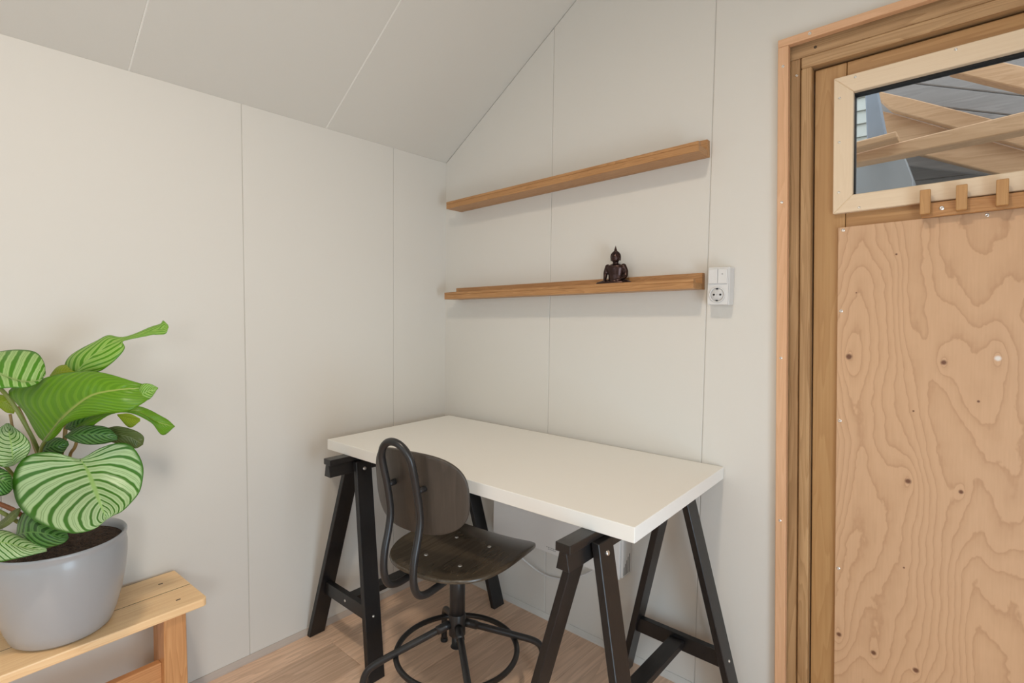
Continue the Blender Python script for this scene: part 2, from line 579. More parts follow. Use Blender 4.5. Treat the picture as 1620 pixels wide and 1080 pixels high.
def leaf_material(name, pale, green, edge, freq, width, transl=0.3, sweep=0.25, rough=0.35):
    """stripes between the midrib and the margin; UV.x runs base to tip, UV.y 0..1 across with 0.5 at the midrib"""
    m, nt, b = new_mat(name)
    L = nt.links.new
    out = nt.nodes['Material Output']
    uv = N(nt, 'ShaderNodeUVMap', uv_map='leaf')
    sp = N(nt, 'ShaderNodeSeparateXYZ')
    L(uv.outputs[0], sp.inputs[0])

    def mt(op, a, b_=None, c=None):
        n = N(nt, 'ShaderNodeMath', operation=op)
        for i, x in enumerate((a, b_, c)):
            if x is None:
                continue
            if isinstance(x, (int, float)):
                n.inputs[i].default_value = x
            else:
                L(x, n.inputs[i])
        return n.outputs[0]
    s = mt('ABSOLUTE', mt('MULTIPLY_ADD', sp.outputs[1], 2.0, -1.0))
    side = mt('GREATER_THAN', sp.outputs[1], 0.5)
    no = N(nt, 'ShaderNodeTexNoise', Scale=5.0, Detail=2.0)
    L(uv.outputs[0], no.inputs['Vector'])
    t = mt('MULTIPLY_ADD', no.outputs['Fac'], 0.05, sp.outputs[0])
    t = mt('MULTIPLY_ADD', side, 0.037, t)
    t = mt('MULTIPLY_ADD', mt('POWER', s, 1.25), -sweep, t)
    t = mt('ADD', t, 1.0)
    ph = mt('FRACT', mt('MULTIPLY', t, freq))
    tri = mt('ABSOLUTE', mt('MULTIPLY_ADD', ph, 2.0, -1.0))       # 0 in the middle of a dark stripe
    mr = N(nt, 'ShaderNodeMapRange')
    mr.interpolation_type = 'SMOOTHSTEP'
    mr.inputs['From Min'].default_value = width
    mr.inputs['From Max'].default_value = width + 0.22
    L(tri, mr.inputs['Value'])
    # second thin line inside each pale band
    tri2 = mt('ABSOLUTE', mt('SUBTRACT', tri, 0.86))
    mr2 = N(nt, 'ShaderNodeMapRange')
    mr2.inputs['From Min'].default_value = 0.03
    mr2.inputs['From Max'].default_value = 0.10
    mr2.inputs['To Min'].default_value = 0.6
    L(tri2, mr2.inputs['Value'])
    band = mt('MULTIPLY', mr.outputs[0], mr2.outputs[0])
    # the bands stop short of the margin
    me_ = N(nt, 'ShaderNodeMapRange')
    me_.interpolation_type = 'SMOOTHSTEP'
    me_.inputs['From Min'].default_value = 0.985
    me_.inputs['From Max'].default_value = 0.91
    L(s, me_.inputs['Value'])
    band = mt('MULTIPLY', band, me_.outputs[0])
    mx = N(nt, 'ShaderNodeMix', data_type='RGBA')
    L(band, mx.inputs['Factor'])
    mx.inputs['A'].default_value = (*green, 1)
    mx.inputs['B'].default_value = (*pale, 1)
    # midrib
    mm = N(nt, 'ShaderNodeMapRange')
    mm.inputs['From Min'].default_value = 0.05
    mm.inputs['From Max'].default_value = 0.02
    L(s, mm.inputs['Value'])
    m2 = N(nt, 'ShaderNodeMix', data_type='RGBA')
    L(mm.outputs[0], m2.inputs['Factor'])
    L(mx.outputs['Result'], m2.inputs['A'])
    m2.inputs['B'].default_value = (*edge, 1)
    L(m2.outputs['Result'], b.inputs['Base Color'])
    b.inputs['Roughness'].default_value = rough
    bp = N(nt, 'ShaderNodeBump', Strength=0.35, Distance=0.002)
    L(tri, bp.inputs['Height'])
    L(bp.outputs['Normal'], b.inputs['Normal'])
    tl = N(nt, 'ShaderNodeBsdfTranslucent')
    hs = N(nt, 'ShaderNodeHueSaturation', Saturation=1.15, Value=1.3)
    L(m2.outputs['Result'], hs.inputs['Color'])
    L(hs.outputs['Color'], tl.inputs['Color'])
    ms = N(nt, 'ShaderNodeMixShader')
    ms.inputs[0].default_value = transl
    L(b.outputs[0], ms.inputs[1])
    L(tl.outputs[0], ms.inputs[2])
    L(ms.outputs[0], out.inputs['Surface'])
    return m


M['leaf_striped'] = leaf_material('leaf_striped', (0.46, 0.62, 0.32), (0.050, 0.185, 0.010), (0.33, 0.52, 0.16), 11.0, 0.20, 0.2, 0.30)
M['leaf_bright'] = leaf_material('leaf_bright', (0.40, 0.60, 0.14), (0.12, 0.34, 0.010), (0.40, 0.58, 0.16), 8.0, 0.30, 0.35, 0.42)
M['leaf_band'] = leaf_material('leaf_band', (0.44, 0.63, 0.24), (0.085, 0.29, 0.008), (0.40, 0.58, 0.20), 9.0, 0.30, 0.3, 0.06)
M['leaf_under'] = leaf_material('leaf_under', (0.215, 0.43, 0.022), (0.155, 0.35, 0.012), (0.44, 0.52, 0.13), 17.0, 0.5, 0.4, 0.35)
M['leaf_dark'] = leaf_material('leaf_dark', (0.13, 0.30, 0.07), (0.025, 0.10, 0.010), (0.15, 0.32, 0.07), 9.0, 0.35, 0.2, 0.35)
M['leaf_lime'] = leaf_material('leaf_lime', (0.42, 0.50, 0.05), (0.34, 0.45, 0.03), (0.45, 0.5, 0.1), 10.0, 0.5, 0.45, 0.3)
M['leaf_grey'] = leaf_material('leaf_greyed', (0.22, 0.26, 0.09), (0.15, 0.20, 0.05), (0.3, 0.34, 0.16), 12.0, 0.5, 0.3, 0.3)
M['stem_green'] = plain('stem_green', (0.20, 0.24, 0.05), 0.45, bump=0.1, var=0.2)
M['stem_brown'] = plain('stem_brown', (0.30, 0.20, 0.07), 0.5, bump=0.1, var=0.3)
M['stem_red'] = plain('stem_red_brown', (0.28, 0.10, 0.04), 0.55, bump=0.1, var=0.3)


def soil_material():
    m, nt, b = new_mat('potting_soil')
    L = nt.links.new
    tc = N(nt, 'ShaderNodeTexCoord')
    vo = N(nt, 'ShaderNodeTexVoronoi', Scale=260.0)
    L(tc.outputs['Object'], vo.inputs['Vector'])
    rp = N(nt, 'ShaderNodeValToRGB')
    rp.color_ramp.elements[0].color = (0.016, 0.009, 0.006, 1)
    rp.color_ramp.elements[1].color = (0.10, 0.055, 0.035, 1)
    rp.color_ramp.elements[1].position = 0.95
    L(vo.outputs['Color'], rp.inputs['Fac'])
    L(rp.outputs['Color'], b.inputs['Base Color'])
    b.inputs['Roughness'].default_value = 0.9
    bp = N(nt, 'ShaderNodeBump', Strength=1.0, Distance=0.003)
    L(vo.outputs['Distance'], bp.inputs['Height'])
    L(bp.outputs['Normal'], b.inputs['Normal'])
    return m


M['soil'] = soil_material()

# ------------------------------------------------------------------ room shell
HW, SL, RX, WX, RY = 1.844, 0.6673, 1.35, 2.70, -3.40      # eaves height, roof slope, ridge x, right wall x, rear wall y


def ceil_z(x):
    return HW + SL * (x if x <= RX else 2 * RX - x)


# floor: boards along Y on a subfloor
fl = tag(box('floor', -0.02, WX + 0.02, RY - 0.02, 0.02, -0.06, -0.008, M['subfloor']),
         'greige oak-look plank floor under the desk and bench', 'floor', kind='structure')
PW, PL = 0.178, 1.22
bm = bmesh.new()
add_box(bm, 0, PW - 0.0008, 0, PL - 0.0008, -0.008, 0)
bev(bm, 0.0009)
me_plank = bpy.data.meshes.new('plank')
bmesh.ops.recalc_face_normals(bm, faces=bm.faces)
bm.to_mesh(me_plank)
bm.free()
me_plank.materials.append(M['floor'])
i = 0
x = -0.06
while x < WX:
    y = -RY * 0 + 0.01 + (0.0, 0.47, 0.83, 0.21, 0.66)[i % 5] * PL
    while y > RY:
        y1 = y - PL
        if y1 < 0:
            lo_x, hi_x, lo_y, hi_y = max(x, -0.012), min(x + PW, WX), max(y1, RY), min(y, 0.0)
            if lo_x > x + 1e-6 or hi_x < x + PW - 1e-6 or lo_y > y1 + 1e-6 or hi_y < y - 1e-6:
                box('plank', lo_x, hi_x - 0.0008, lo_y, hi_y - 0.0008, -0.008, 0, M['floor'], fl, b=0.0009)
            else:
                o = bpy.data.objects.new('plank', me_plank)
                COL.objects.link(o)
                o.location = (x, y1, 0)
                o.parent = fl
        y -= PL
    x += PW
    i += 1

# left wall: tall boards, joints every 0.59 m
wl = tag(box('wall_left', -0.10, -0.0028, RY, 0.012, -0.01, HW + 0.0, M['joint']), 'left wall of tall off-white boards behind the plant', 'wall', kind='structure')
ys = [0.0, -0.2834, -0.8742, -1.465, -2.056, -2.647, -3.238, RY]
for a, b_ in zip(ys[:-1], ys[1:]):
    box('panel', -0.0120, 0.0, b_ + 0.0011, a - 0.0011 if a < 0 else 0.004, 0.0, HW - 0.0012, M['wall'], wl, b=0.0013)

# door opening in the back wall; the door leans a little
PH = 0.032
DX, DZ = 1.39, 1.0


def dl(a, c):
    return (DX + a * math.cos(PH) - c * math.sin(PH), DZ + a * math.sin(PH) + c * math.cos(PH))


A0, A1, CT = 0.012, 0.848, 0.925          # opening, in the door's own frame


def open_at_z(a, z):
    c = (z - DZ - a * math.sin(PH)) / math.cos(PH)
    return dl(a, c)[0]


def open_top(x):
    a = (x - DX + CT * math.sin(PH)) / math.cos(PH)
    return dl(a, CT)[1]


LB, LT = open_at_z(A0, 0.0), dl(A0, CT)
RB, RT = open_at_z(A1, 0.0), dl(A1, CT)


def back_slab(name, poly, y0, thick, mat, parent, b):
    bm = bmesh.new()
    add_prism(bm, [(p[0], y0, p[1]) for p in poly], (0, thick, 0))
    if b:
        bev(bm, b)
    return from_bm(name, bm, mat, parent)


bm = bmesh.new()
for poly in ([(-0.1, -0.01), (LB, -0.01), (LT[0], LT[1]), (LT[0], ceil_z(LT[0])), (RX, ceil_z(RX)) if LT[0] > RX else (LT[0], ceil_z(LT[0]) + 1e-4), (-0.1, HW - 0.0667)],
             [(LT[0], LT[1]), (RT[0], RT[1]), (RT[0], ceil_z(RT[0])), (RX + 0.02, ceil_z(RX + 0.02)), (LT[0], ceil_z(LT[0]) - 1e-4)],
             [(RB, -0.01), (WX + 0.1, -0.01), (WX + 0.1, HW - 0.0667), (RT[0], ceil_z(RT[0])), (RT[0], RT[1])]):
    add_prism(bm, [(p[0], 0.0028, p[1]) for p in poly], (0, 0.0972, 0))
wb = tag(from_bm('wall_back', bm, M['joint']), 'gable wall of off-white boards carrying the two shelves', 'wall', kind='structure')
g = 0.0011
xs = [0.0, 0.5849, 1.1808]
for a, b_ in zip(xs[:-1], xs[1:]):
    a2 = a + g if a > 0 else -0.004
    back_slab('panel', [(a2, 0), (b_ - g, 0), (b_ - g, ceil_z(b_ - g) - 0.0016), (a2, ceil_z(a2) - 0.0016)], 0.0, 0.0120, M['wall'], wb, 0.0013)
x2, x3 = 1.7767, 2.3726
back_slab('panel', [(1.1808 + g, 0), (LB, 0), LT, (x2 - g, open_top(x2 - g)), (x2 - g, ceil_z(x2 - g)), (RX, ceil_z(RX)), (1.1808 + g, ceil_z(1.1808 + g))],
          0.0, 0.0120, M['wall'], wb, 0.0013)
back_slab('panel', [(x2 + g, open_top(x2 + g)), RT, (RB, 0), (x3 - g, 0), (x3 - g, ceil_z(x3 - g)), (x2 + g, ceil_z(x2 + g))], 0.0, 0.0120, M['wall'], wb, 0.0013)
back_slab('panel', [(x3 + g, 0), (WX, 0), (WX, ceil_z(WX)), (x3 + g, ceil_z(x3 + g))], 0.0, 0.0120, M['wall'], wb, 0.0013)

# ceiling: two slopes of boards
nrm = Vector((-SL, 0, 1)).normalized()
cl = tag(prism('ceiling', [Vector((-0.12, 0.1, ceil_z(0) - 0.12 * SL)) + nrm * 0.0014, Vector((RX, 0.1, ceil_z(RX))) + nrm * 0.0014,
                           Vector((WX + 0.12, 0.1, ceil_z(WX) - 0.12 * SL)) + Vector((SL, 0, 1)).normalized() * 0.0014,
                           Vector((WX + 0.12, 0.1, ceil_z(WX) + 0.10)), Vector((RX, 0.1, ceil_z(RX) + 0.16)), Vector((-0.12, 0.1, ceil_z(0) + 0.10))],
               (0, RY - 0.2, 0), M['joint_white']), 'sloping off-white boarded ceiling above the left wall', 'ceiling', kind='structure')
cy = [0.0, -0.5785, -1.1746, -1.7707, -2.3668, -2.9629, RY]
for a, b_ in zip(cy[:-1], cy[1:]):
    for sgn in (0, 1):
        xa, xb = (-0.004, RX) if sgn == 0 else (RX, WX)
        a = a if a < 0 else 0.004
        cg = 0.0017
        p0, p1 = Vector((xa, a - cg, ceil_z(xa))), Vector((xb, a - cg, ceil_z(xb)))
        n_ = nrm if sgn == 0 else Vector((SL, 0, 1)).normalized()
        bm = bmesh.new()
        add_prism(bm, [p0, p1, p1 + n_ * 0.0120, p0 + n_ * 0.0120], (0, (b_ + cg) - (a - cg), 0))
        bev(bm, 0.0012)
        from_bm('panel', bm, M['ceil'], cl)

# walls behind the camera, each with a window
wr = empty('wall_right', (WX, 0, 0))
tag(wr, 'right wall with one window, behind the camera', 'wall', kind='structure')
for (a, b_, z0, z1) in ((0.1, -0.80, -0.01, HW), (-1.60, -2.0, -0.01, HW), (-2.7, RY, -0.01, HW), (-0.80, -1.60, -0.01, 0.05), (-0.80, -1.60, 1.15, HW),
                          (-2.0, -2.7, -0.01, 0.85), (-2.0, -2.7, 1.75, HW)):
    box('panel', 0.0, 0.1, b_, a, z0, z1, M['wall'], wr)
for nm, lab, yc, zc, hy, hz in (('window_1', 'low wooden framed window in the right wall', -1.20, 0.60, 0.40, 0.55),
                               ('window_3', 'small high wooden framed window in the right wall', -2.35, 1.30, 0.35, 0.45)):
    w1 = tag(empty(nm, (WX + 0.05, yc, zc)), lab, 'window', kind='structure')
    for (y0, y1, z0, z1) in ((-hy, hy, -hz, -hz + 0.05), (-hy, hy, hz - 0.05, hz), (-hy, -hy + 0.05, -hz + 0.05, hz - 0.05), (hy - 0.05, hy, -hz + 0.05, hz - 0.05)):
        box('window_frame', -0.03, 0.03, y0, y1, z0, z1, M['bead'], w1, b=0.003)
    box('pane', -0.003, 0.003, -hy + 0.05, hy - 0.05, -hz + 0.05, hz - 0.05, M['glass'], w1)
wq = empty('wall_rear', (0, RY, 0))
tag(wq, 'rear wall with a wide window, behind the camera', 'wall', kind='structure')
for (a, b_, z0, z1) in ((-0.1, 0.3, -0.01, HW), (2.0, WX + 0.1, -0.01, HW), (0.3, 2.0, -0.01, 0.3), (0.3, 2.0, 2.05, 2.06)):
    box('panel', a, b_, -0.1, 0.0, z0, z1, M['wall'], wq)
back_top = [(-0.1, HW), (0.3, HW), (0.3, 2.06), (2.0, 2.06), (2.0, HW), (WX + 0.1, HW), (RX, ceil_z(RX) + 0.06)]
bm = bmesh.new()
add_prism(bm, [(-0.1, -0.1, HW), (0.3, -0.1, HW), (0.3, -0.1, HW + 0.26)], (0, 0.1, 0))
add_prism(bm, [(0.3, -0.1, 2.06), (2.0, -0.1, 2.06), (2.0, -0.1, ceil_z(2.0) + 0.03), (RX, -0.1, ceil_z(RX) + 0.03), (0.3, -0.1, ceil_z(0.3) + 0.03)], (0, 0.1, 0))
add_prism(bm, [(2.0, -0.1, HW), (WX + 0.1, -0.1, HW), (2.0, -0.1, ceil_z(2.0) + 0.03)], (0, 0.1, 0))
from_bm('gable', bm, M['wall'], wq)
w2 = tag(empty('window_2', (1.15, RY - 0.05, 1.175)), 'wide wooden framed window in the rear wall', 'window', kind='structure')
for (x0, x1, z0, z1) in ((-0.85, 0.85, -0.875, -0.82), (-0.85, 0.85, 0.82, 0.875), (-0.85, -0.79, -0.82, 0.82), (0.79, 0.85, -0.82, 0.82), (-0.03, 0.03, -0.82, 0.82)):
    box('window_frame', x0, x1, -0.03, 0.03, z0, z1, M['bead'], w2, b=0.003)
for x0, x1 in ((-0.79, -0.03), (0.03, 0.79)):
    box('pane', x0, x1, -0.003, 0.003, -0.82, 0.82, M['glass'], w2)

# skirting strips
tag(prism('baseboard_left', [(0.0, 0, 0), (0.011, 0, 0), (0.010, 0, 0.006), (0.003, 0, 0.021), (0.0, 0, 0.021)], (0, RY, 0), M['skirt_brown']),
    'narrow greige skirting strip along the left wall', 'baseboard', kind='structure')
tag(prism('baseboard_back', [(0, 0.0, 0), (0, -0.011, 0), (0, -0.010, 0.006), (0, -0.003, 0.021), (0, 0.0, 0.021)], (LB + 0.0, 0, 0), M['skirt_white']),
    'narrow pale skirting strip along the gable wall', 'baseboard', kind='structure')

# ------------------------------------------------------------------ door
door = empty('door_1', (DX, 0, DZ), (0, -PH, 0))
tag(door, 'wooden door with plywood lower panel and a small window', 'door', kind='structure')
DB = -1.035


def dbox(name, a0, a1, y0, y1, c0, c1, mat, parent=door, b=0.0012):
    return box(name, a0, a1, y0, y1, c0, c1, mat, parent, b=b)


def screw(parent, a, y, c, r=0.0042, mat='zinc'):
    bm = bmesh.new()
    add_lathe(bm, [(r, 0.0006), (r, -0.0006), (r * 0.7, -0.0013), (r * 0.35, -0.0010), (r * 0.2, 0.0002)], 14, (a, y, c), 'Y')
    return from_bm('screw', bm, M[mat], parent, False)


WA, WT = 0.860, 0.9365
dbot = -(DZ) / math.cos(PH) + 0.004
cL = dbox('casing', 0.001, 0.0275, -0.020, 0.0, dbot, 0.9155, M['casing'])
cT = dbox('casing', 0.001, WA, -0.020, 0.0, 0.916, WT, M['casingh'])
cR = dbox('casing', WA - 0.0265, WA, -0.020, 0.0, dbot - 0.026, 0.9155, M['casing'])
jL = dbox('jamb', 0.0, 0.0492, 0.014, 0.075, dbot, 0.8845, M['jamb'])
jT = dbox('jamb', 0.0, WA, 0.014, 0.075, 0.885, 0.935, M['jambh'])
jR = dbox('jamb', WA - 0.0492, WA, 0.014, 0.075, dbot - 0.02, 0.8845, M['jamb'])
sL = dbox('door_stop', 0.0525, 0.0785, 0.006, 0.075, dbot, 0.8645, M['jamb'], b=0.0025)
sT = dbox('door_stop', 0.0525, WA - 0.0525, 0.006, 0.075, 0.853, 0.8825, M['jambh'], b=0.0025)
sT.location.z = 0.0
sR = dbox('door_stop', WA - 0.0785, WA - 0.0525, 0.006, 0.075, dbot - 0.02, 0.8525, M['jamb'], b=0.0025)
# (the head stop sits above the side stops)
for k, v in enumerate(sL.data.vertices):
    if v.co.z > 0.8:
        v.co.z -= 0.012
gapm = M['hole']
dbox('frame_back', 0.012, WA - 0.012, 0.075, 0.085, 0.838, 0.93, M['slot'])
# leaf of the door
D0, D1 = 0.082, WA - 0.082
dbox('stile', D0, 0.1548, 0.030, 0.070, dbot + 0.012, 0.8465, M['stile'])
dbox('stile', D1 - 0.0725, D1, 0.030, 0.070, dbot + 0.012, 0.8465, M['stile'])
dbox('rail', 0.1560, D1 - 0.0737, 0.0305, 0.070, 0.772, 0.8465, M['rail'])
dbox('rail', 0.1560, D1 - 0.0737, 0.0305, 0.070, 0.380, 0.488, M['rail'])
dbox('rail', 0.1560, D1 - 0.0737, 0.0305, 0.070, dbot + 0.012, -0.90, M['rail'])
# plywood sheet screwed over the lower part
pl = dbox('plywood_panel', 0.1405, 0.7190, 0.020, 0.0300, dbot + 0.014, 0.4178, M['ply'], b=0.0008)
for (a, c) in ((0.152, 0.410), (0.149, 0.198), (0.1485, -0.094), (0.1485, -0.494), (0.435, 0.410), (0.711, 0.410)):
    screw(pl, a, 0.0200, c, 0.0040)
# window: mitred beads and the pane
WO = (0.1287, 0.7313, 0.4545, 0.8065)
WI = (0.1732, 0.6868, 0.4985, 0.7615)
wf = empty('window_frame')
wf.parent = door
for nm, poly, mt in (('bead', [(WO[0], WO[2]), (WO[1], WO[2]), (WI[1], WI[2]), (WI[0], WI[2])], 'bead'),
                     ('bead', [(WO[0], WO[3]), (WI[0], WI[3]), (WI[1], WI[3]), (WO[1], WO[3])], 'bead'),
                     ('bead', [(WO[0], WO[2]), (WI[0], WI[2]), (WI[0], WI[3]), (WO[0], WO[3])], 'beadv'),
                     ('bead', [(WO[1], WO[2]), (WO[1], WO[3]), (WI[1], WI[3]), (WI[1], WI[2])], 'beadv')):
    bm = bmesh.new()
    add_prism(bm, [(p[0], 0.014, p[1]) for p in poly], (0, 0.018, 0))
    bev(bm, 0.0016)
    from_bm(nm, bm, M[mt], wf)
for (a, c) in ((0.1765, 0.797), (0.142, 0.753), (0.142, 0.639), (0.142, 0.5095), (0.188, 0.463), (0.375, 0.799)):
    screw(wf, a, 0.0142, c, 0.0030)
for nm, (a0, a1, c0, c1) in (('gasket', (WI[0] - 0.01, WI[1] + 0.01, WI[2] - 0.012, WI[2] + 0.0015)), ('gasket', (WI[0] - 0.01, WI[1] + 0.01, WI[3] - 0.003, WI[3] + 0.012)),
                             ('gasket', (WI[0] - 0.012, WI[0] + 0.0012, WI[2], WI[3])), ('gasket', (WI[1] - 0.0012, WI[1] + 0.012, WI[2], WI[3]))):
    dbox(nm, a0, a1, 0.0325, 0.060, c0, c1, M['rubber'], wf, b=0)
dbox('pane', WI[0] - 0.006, WI[1] + 0.006, 0.044, 0.048, WI[2] - 0.006, WI[3] + 0.006, M['glass'], wf, b=0)
for (a, c) in ((0.0785, 0.9277), (0.43, 0.9277)):
    screw(cT, a, -0.0200, c, 0.0040)
for (a, c) in ((0.0142, 0.863), (0.0130, 0.498), (0.0130, 0.071), (0.0130, -0.384)):
    screw(cL, a, -0.0200, c, 0.0036)
screw(jT, 0.085, 0.0140, 0.903, 0.0036, 'slot')
screw(jL, 0.040, 0.0140, 0.842, 0.0032)

# coat rack screwed to the door under its window
rk = empty('coat_rack', (DX, 0, DZ), (0, -PH, 0))
tag(rk, 'small wooden coat rack with square pegs below the door window', 'coat rack')
rail_ = dbox('rail', 0.316, 0.545, 0.000, 0.0139, 0.4165, 0.4498, M['rack'], rk, b=0.001)
for a0, a1 in ((0.3145, 0.3345), (0.3805, 0.4005), (0.4488, 0.4695), (0.5155, 0.5355)):
    dbox('peg', a0, a1, -0.020, -0.0002, 0.4225, 0.4795, M['peg'], rk, b=0.0012)
screw(rail_, 0.3545, -0.0001, 0.4345, 0.0048)

# ------------------------------------------------------------------ outside the door window
M['out_beam'] = wood('outdoor_larch', (0.72, 0.44, 0.24), (0.52, 0.29, 0.135), 'X', rough=0.6, ring=10, stretch=10)
M['out_board'] = wood('outdoor_grey_board', (0.34, 0.315, 0.295), (0.25, 0.23, 0.215), 'X', rough=0.7, ring=8, stretch=9)
M['out_post'] = plain('blue_grey_paint', (0.27, 0.31, 0.36), 0.6, var=0.1)
M['out_slat'] = plain('cream_siding', (0.66, 0.68, 0.62), 0.6, var=0.08)
M['out_box'] = plain('pale_blue_metal', (0.37, 0.385, 0.39), 0.5, var=0.08)
M['out_dark'] = wood('outdoor_dark_board', (0.24, 0.225, 0.21), (0.17, 0.155, 0.145), 'X', rough=0.7, ring=8, stretch=9)


porch = tag(empty('porch_roof', (1.5, 1.2, 2.0)), 'timber porch roof with rafters and grey boards beyond the door window', 'roof')


def timber(name, pts, y, depth, mat, parent):
    bm = bmesh.new()
    add_prism(bm, [aty(u, v, y) - Vector(parent.location) for u, v in pts], (0, depth, 0))
    bev(bm, 0.004)
    return from_bm(name, bm, M[mat], parent)


timber('purlin', [(1300, 257), (1436, 221), (1760, 142), (1760, 178), (1300, 268)], 0.95, 0.09, 'out_beam', porch)
timber('beam_end', [(1300, 238), (1418, 207), (1421, 217), (1300, 249)], 0.86, 0.08, 'out_beam', porch)
timber('rafter', [(1372, 140), (1440, 155), (1640, 206), (1640, 238), (1410, 174)], 1.25, 0.05, 'out_beam', porch)
timber('rafter', [(1384, 173), (1412, 179), (1640, 243), (1640, 290), (1400, 230)], 1.31, 0.05, 'out_beam', porch)
timber('rafter', [(1500, 112), (1560, 92), (1760, 135), (1760, 175)], 1.10, 0.07, 'out_beam', porch)
for k in range(6):
    a0, a1 = 60 + k * 33, 60 + k * 33 + 31.8
    timber('soffit_board', [(1388, a0), (1760, a0 + 42), (1760, a1 + 42), (1388, a1)], 1.42, 0.03, 'out_board', porch)
timber('brace', [(1368, 130), (1385, 128), (1406, 236), (1372, 240)], 1.05, 0.08, 'out_post', porch)
tag(box('ground', -0.5, 3.5, 0.12, 2.6, -0.12, -0.06, M['out_dark']), 'dark ground outside beyond the door', 'ground', kind='structure')
sid = tag(empty('siding', (1.0, 1.45, -0.06)), 'cream horizontal siding at the far left of the door window view', 'siding')
sx1 = aty(1374, 180, 1.45)[0]
for k in range(40):
    bm = bmesh.new()
    add_prism(bm, [(-0.6, 0, k * 0.062), (-0.6, -0.014, k * 0.062), (-0.6, -0.002, k * 0.062 + 0.060), (-0.6, 0, k * 0.062 + 0.060)], (sx1 - 1.0 + 0.6, 0, 0))
    from_bm('slat', bm, M['out_slat'], sid)
box('backing', -0.6, sx1 - 1.0, 0.0002, 0.03, 0, 2.48, M['out_dark'], sid)
bx0, bx1, bx2 = aty(1290, 262, 1.15), aty(1431, 246, 1.15), aty(1445, 284, 1.15)
tag(prism('storage_box', [(bx0.x, 1.15, -0.06), (bx2.x + 0.01, 1.15, -0.06), (bx2.x, 1.15, bx2.z), (bx1.x, 1.15, bx1.z), (bx0.x, 1.15, bx0.z)], (0, 0.22, 0), M['out_box'], b=0.004),
    'pale blue-grey box outside at the lower left of the door window view', 'box')
fen = tag(empty('fence', (1.9, 1.56, -0.06)), 'dark grey board fence low beyond the door window', 'fence')
for k in range(24):
    box('board', -0.9, 1.1, 0, 0.025, k * 0.086, k * 0.086 + 0.084, M['out_dark'], fen, b=0.003)

# ------------------------------------------------------------------ desk: top on two trestles
FL_, FR_, BR_, BL_ = (0.092, -0.636), (1.272, -0.598), (1.2515, -0.004), (0.071, -0.040)
TZ, TT = 0.732, 0.036
bm = bmesh.new()
add_prism(bm, [(p[0], p[1], TZ - TT) for p in (FL_, FR_, BR_, BL_)], (0, 0, TT))
bev(bm, 0.0016, 2)
tag(from_bm('desk', bm, M['table']), 'thick white desk board lying across two black trestles', 'desk')

TH = TZ - TT


def make_trestle():
    root = empty('trestle')
    prism('beam_cap', [(-0.0195, -0.35, TH - 0.0195), (0.0195, -0.35, TH - 0.0195), (0.0195, -0.35, TH), (-0.0195, -0.35, TH)], (0, 0.70, 0), M['blackbeam'], root, b=0.001)
    prism('beam_body', [(-0.0175, -0.349, TH - 0.059), (0.0175, -0.349, TH - 0.059), (0.0095, -0.349, TH - 0.0197), (-0.0095, -0.349, TH - 0.0197)], (0, 0.698, 0), M['blackbeam'], root, b=0.0008)
    for sy in (-1, 1):
        for sx in (-1, 1):
            zt = TH - 0.0200
            tx, ty, bx_, by = sx * 0.0255, sy * 0.232, sx * 0.186, sy * 0.292
            w, hx = 0.0300, 0.0102
            bm = bmesh.new()
            lo = [bm.verts.new((bx_ + i * hx, by + j * w, 0)) for i, j in ((-1, -1), (1, -1), (1, 1), (-1, 1))]
            hi = [bm.verts.new((tx + i * hx, ty + j * w, zt)) for i, j in ((-1, -1), (1, -1), (1, 1), (-1, 1))]
            bm.faces.new(lo)
            bm.faces.new(list(reversed(hi)))
            for k in range(4):
                bm.faces.new((lo[k], hi[k], hi[(k + 1) % 4], lo[(k + 1) % 4]))
            bev(bm, 0.0016)
            leg = from_bm('leg', bm, M['black'], root)
            # bolts: through the beam, and at the cross stretcher
            for z, rr in ((TH - 0.046, 0.0062), (0.19, 0.0042)):
                t = z / zt
                cx_, cy_ = bx_ + (tx - bx_) * t + sx * hx, by + (ty - by) * t
                ax = Vector((zt, 0, sx * (bx_ * sx - tx * sx) * 1.0)).normalized() * sx
                bm = bmesh.new()
                p = Vector((cx_, cy_, z))
                add_tube(bm, [p - ax * 0.002, p + ax * 0.0020, p + ax * 0.0034, p + ax * 0.0038], [rr, rr, rr * 0.8, rr * 0.35], 16)
                from_bm('bolt', bm, M['zinc'], leg, True)
        t = 0.19 / (TH - 0.02)
        yy = sy * (0.292 + (0.232 - 0.292) * t)
        xx = 0.186 + (0.0255 - 0.186) * t - 0.009
        st = prism('cross_stretcher', [(-xx - 0.005, yy - 0.0105, 0.166), (xx + 0.005, yy - 0.0105, 0.166), (xx - 0.006, yy - 0.0105, 0.213), (-xx + 0.006, yy - 0.0105, 0.213)],
                   (0, 0.021, 0), M['black'], root, b=0.001)
        bm = bmesh.new()
        p = Vector((0.0, yy + sy * 0.0105, 0.19))
        d = Vector((0, sy, 0))
        add_tube(bm, [p - d * 0.001, p + d * 0.0014, p + d * 0.0022], [0.0042, 0.0042, 0.002], 14)
        from_bm('bolt', bm, M['zinc'], st, True)
    prism('long_stretcher', [(-0.0225, -0.263, 0.180), (0.0225, -0.263, 0.180), (0.0225, -0.263, 0.201), (-0.0225, -0.263, 0.201)], (0, 0.526, 0), M['blackbeam'], root, b=0.001)
    return root


def copy_tree(o, parent=None):
    c = o.copy()
    COL.objects.link(c)
    c.parent = parent
    for ch in list(o.children):
        copy_tree(ch, c)
    return c


tr1 = make_trestle()
tr1.location = (0.208, -0.3555, 0)
tag(tr1, 'black wooden trestle beside the left wall, under the far desk end', 'trestle', 'black desk trestles')
tr2 = copy_tree(tr1)
tr2.location = (1.158, -0.3525, 0)
tag(tr2, 'black wooden trestle under the desk end nearer the door', 'trestle', 'black desk trestles')

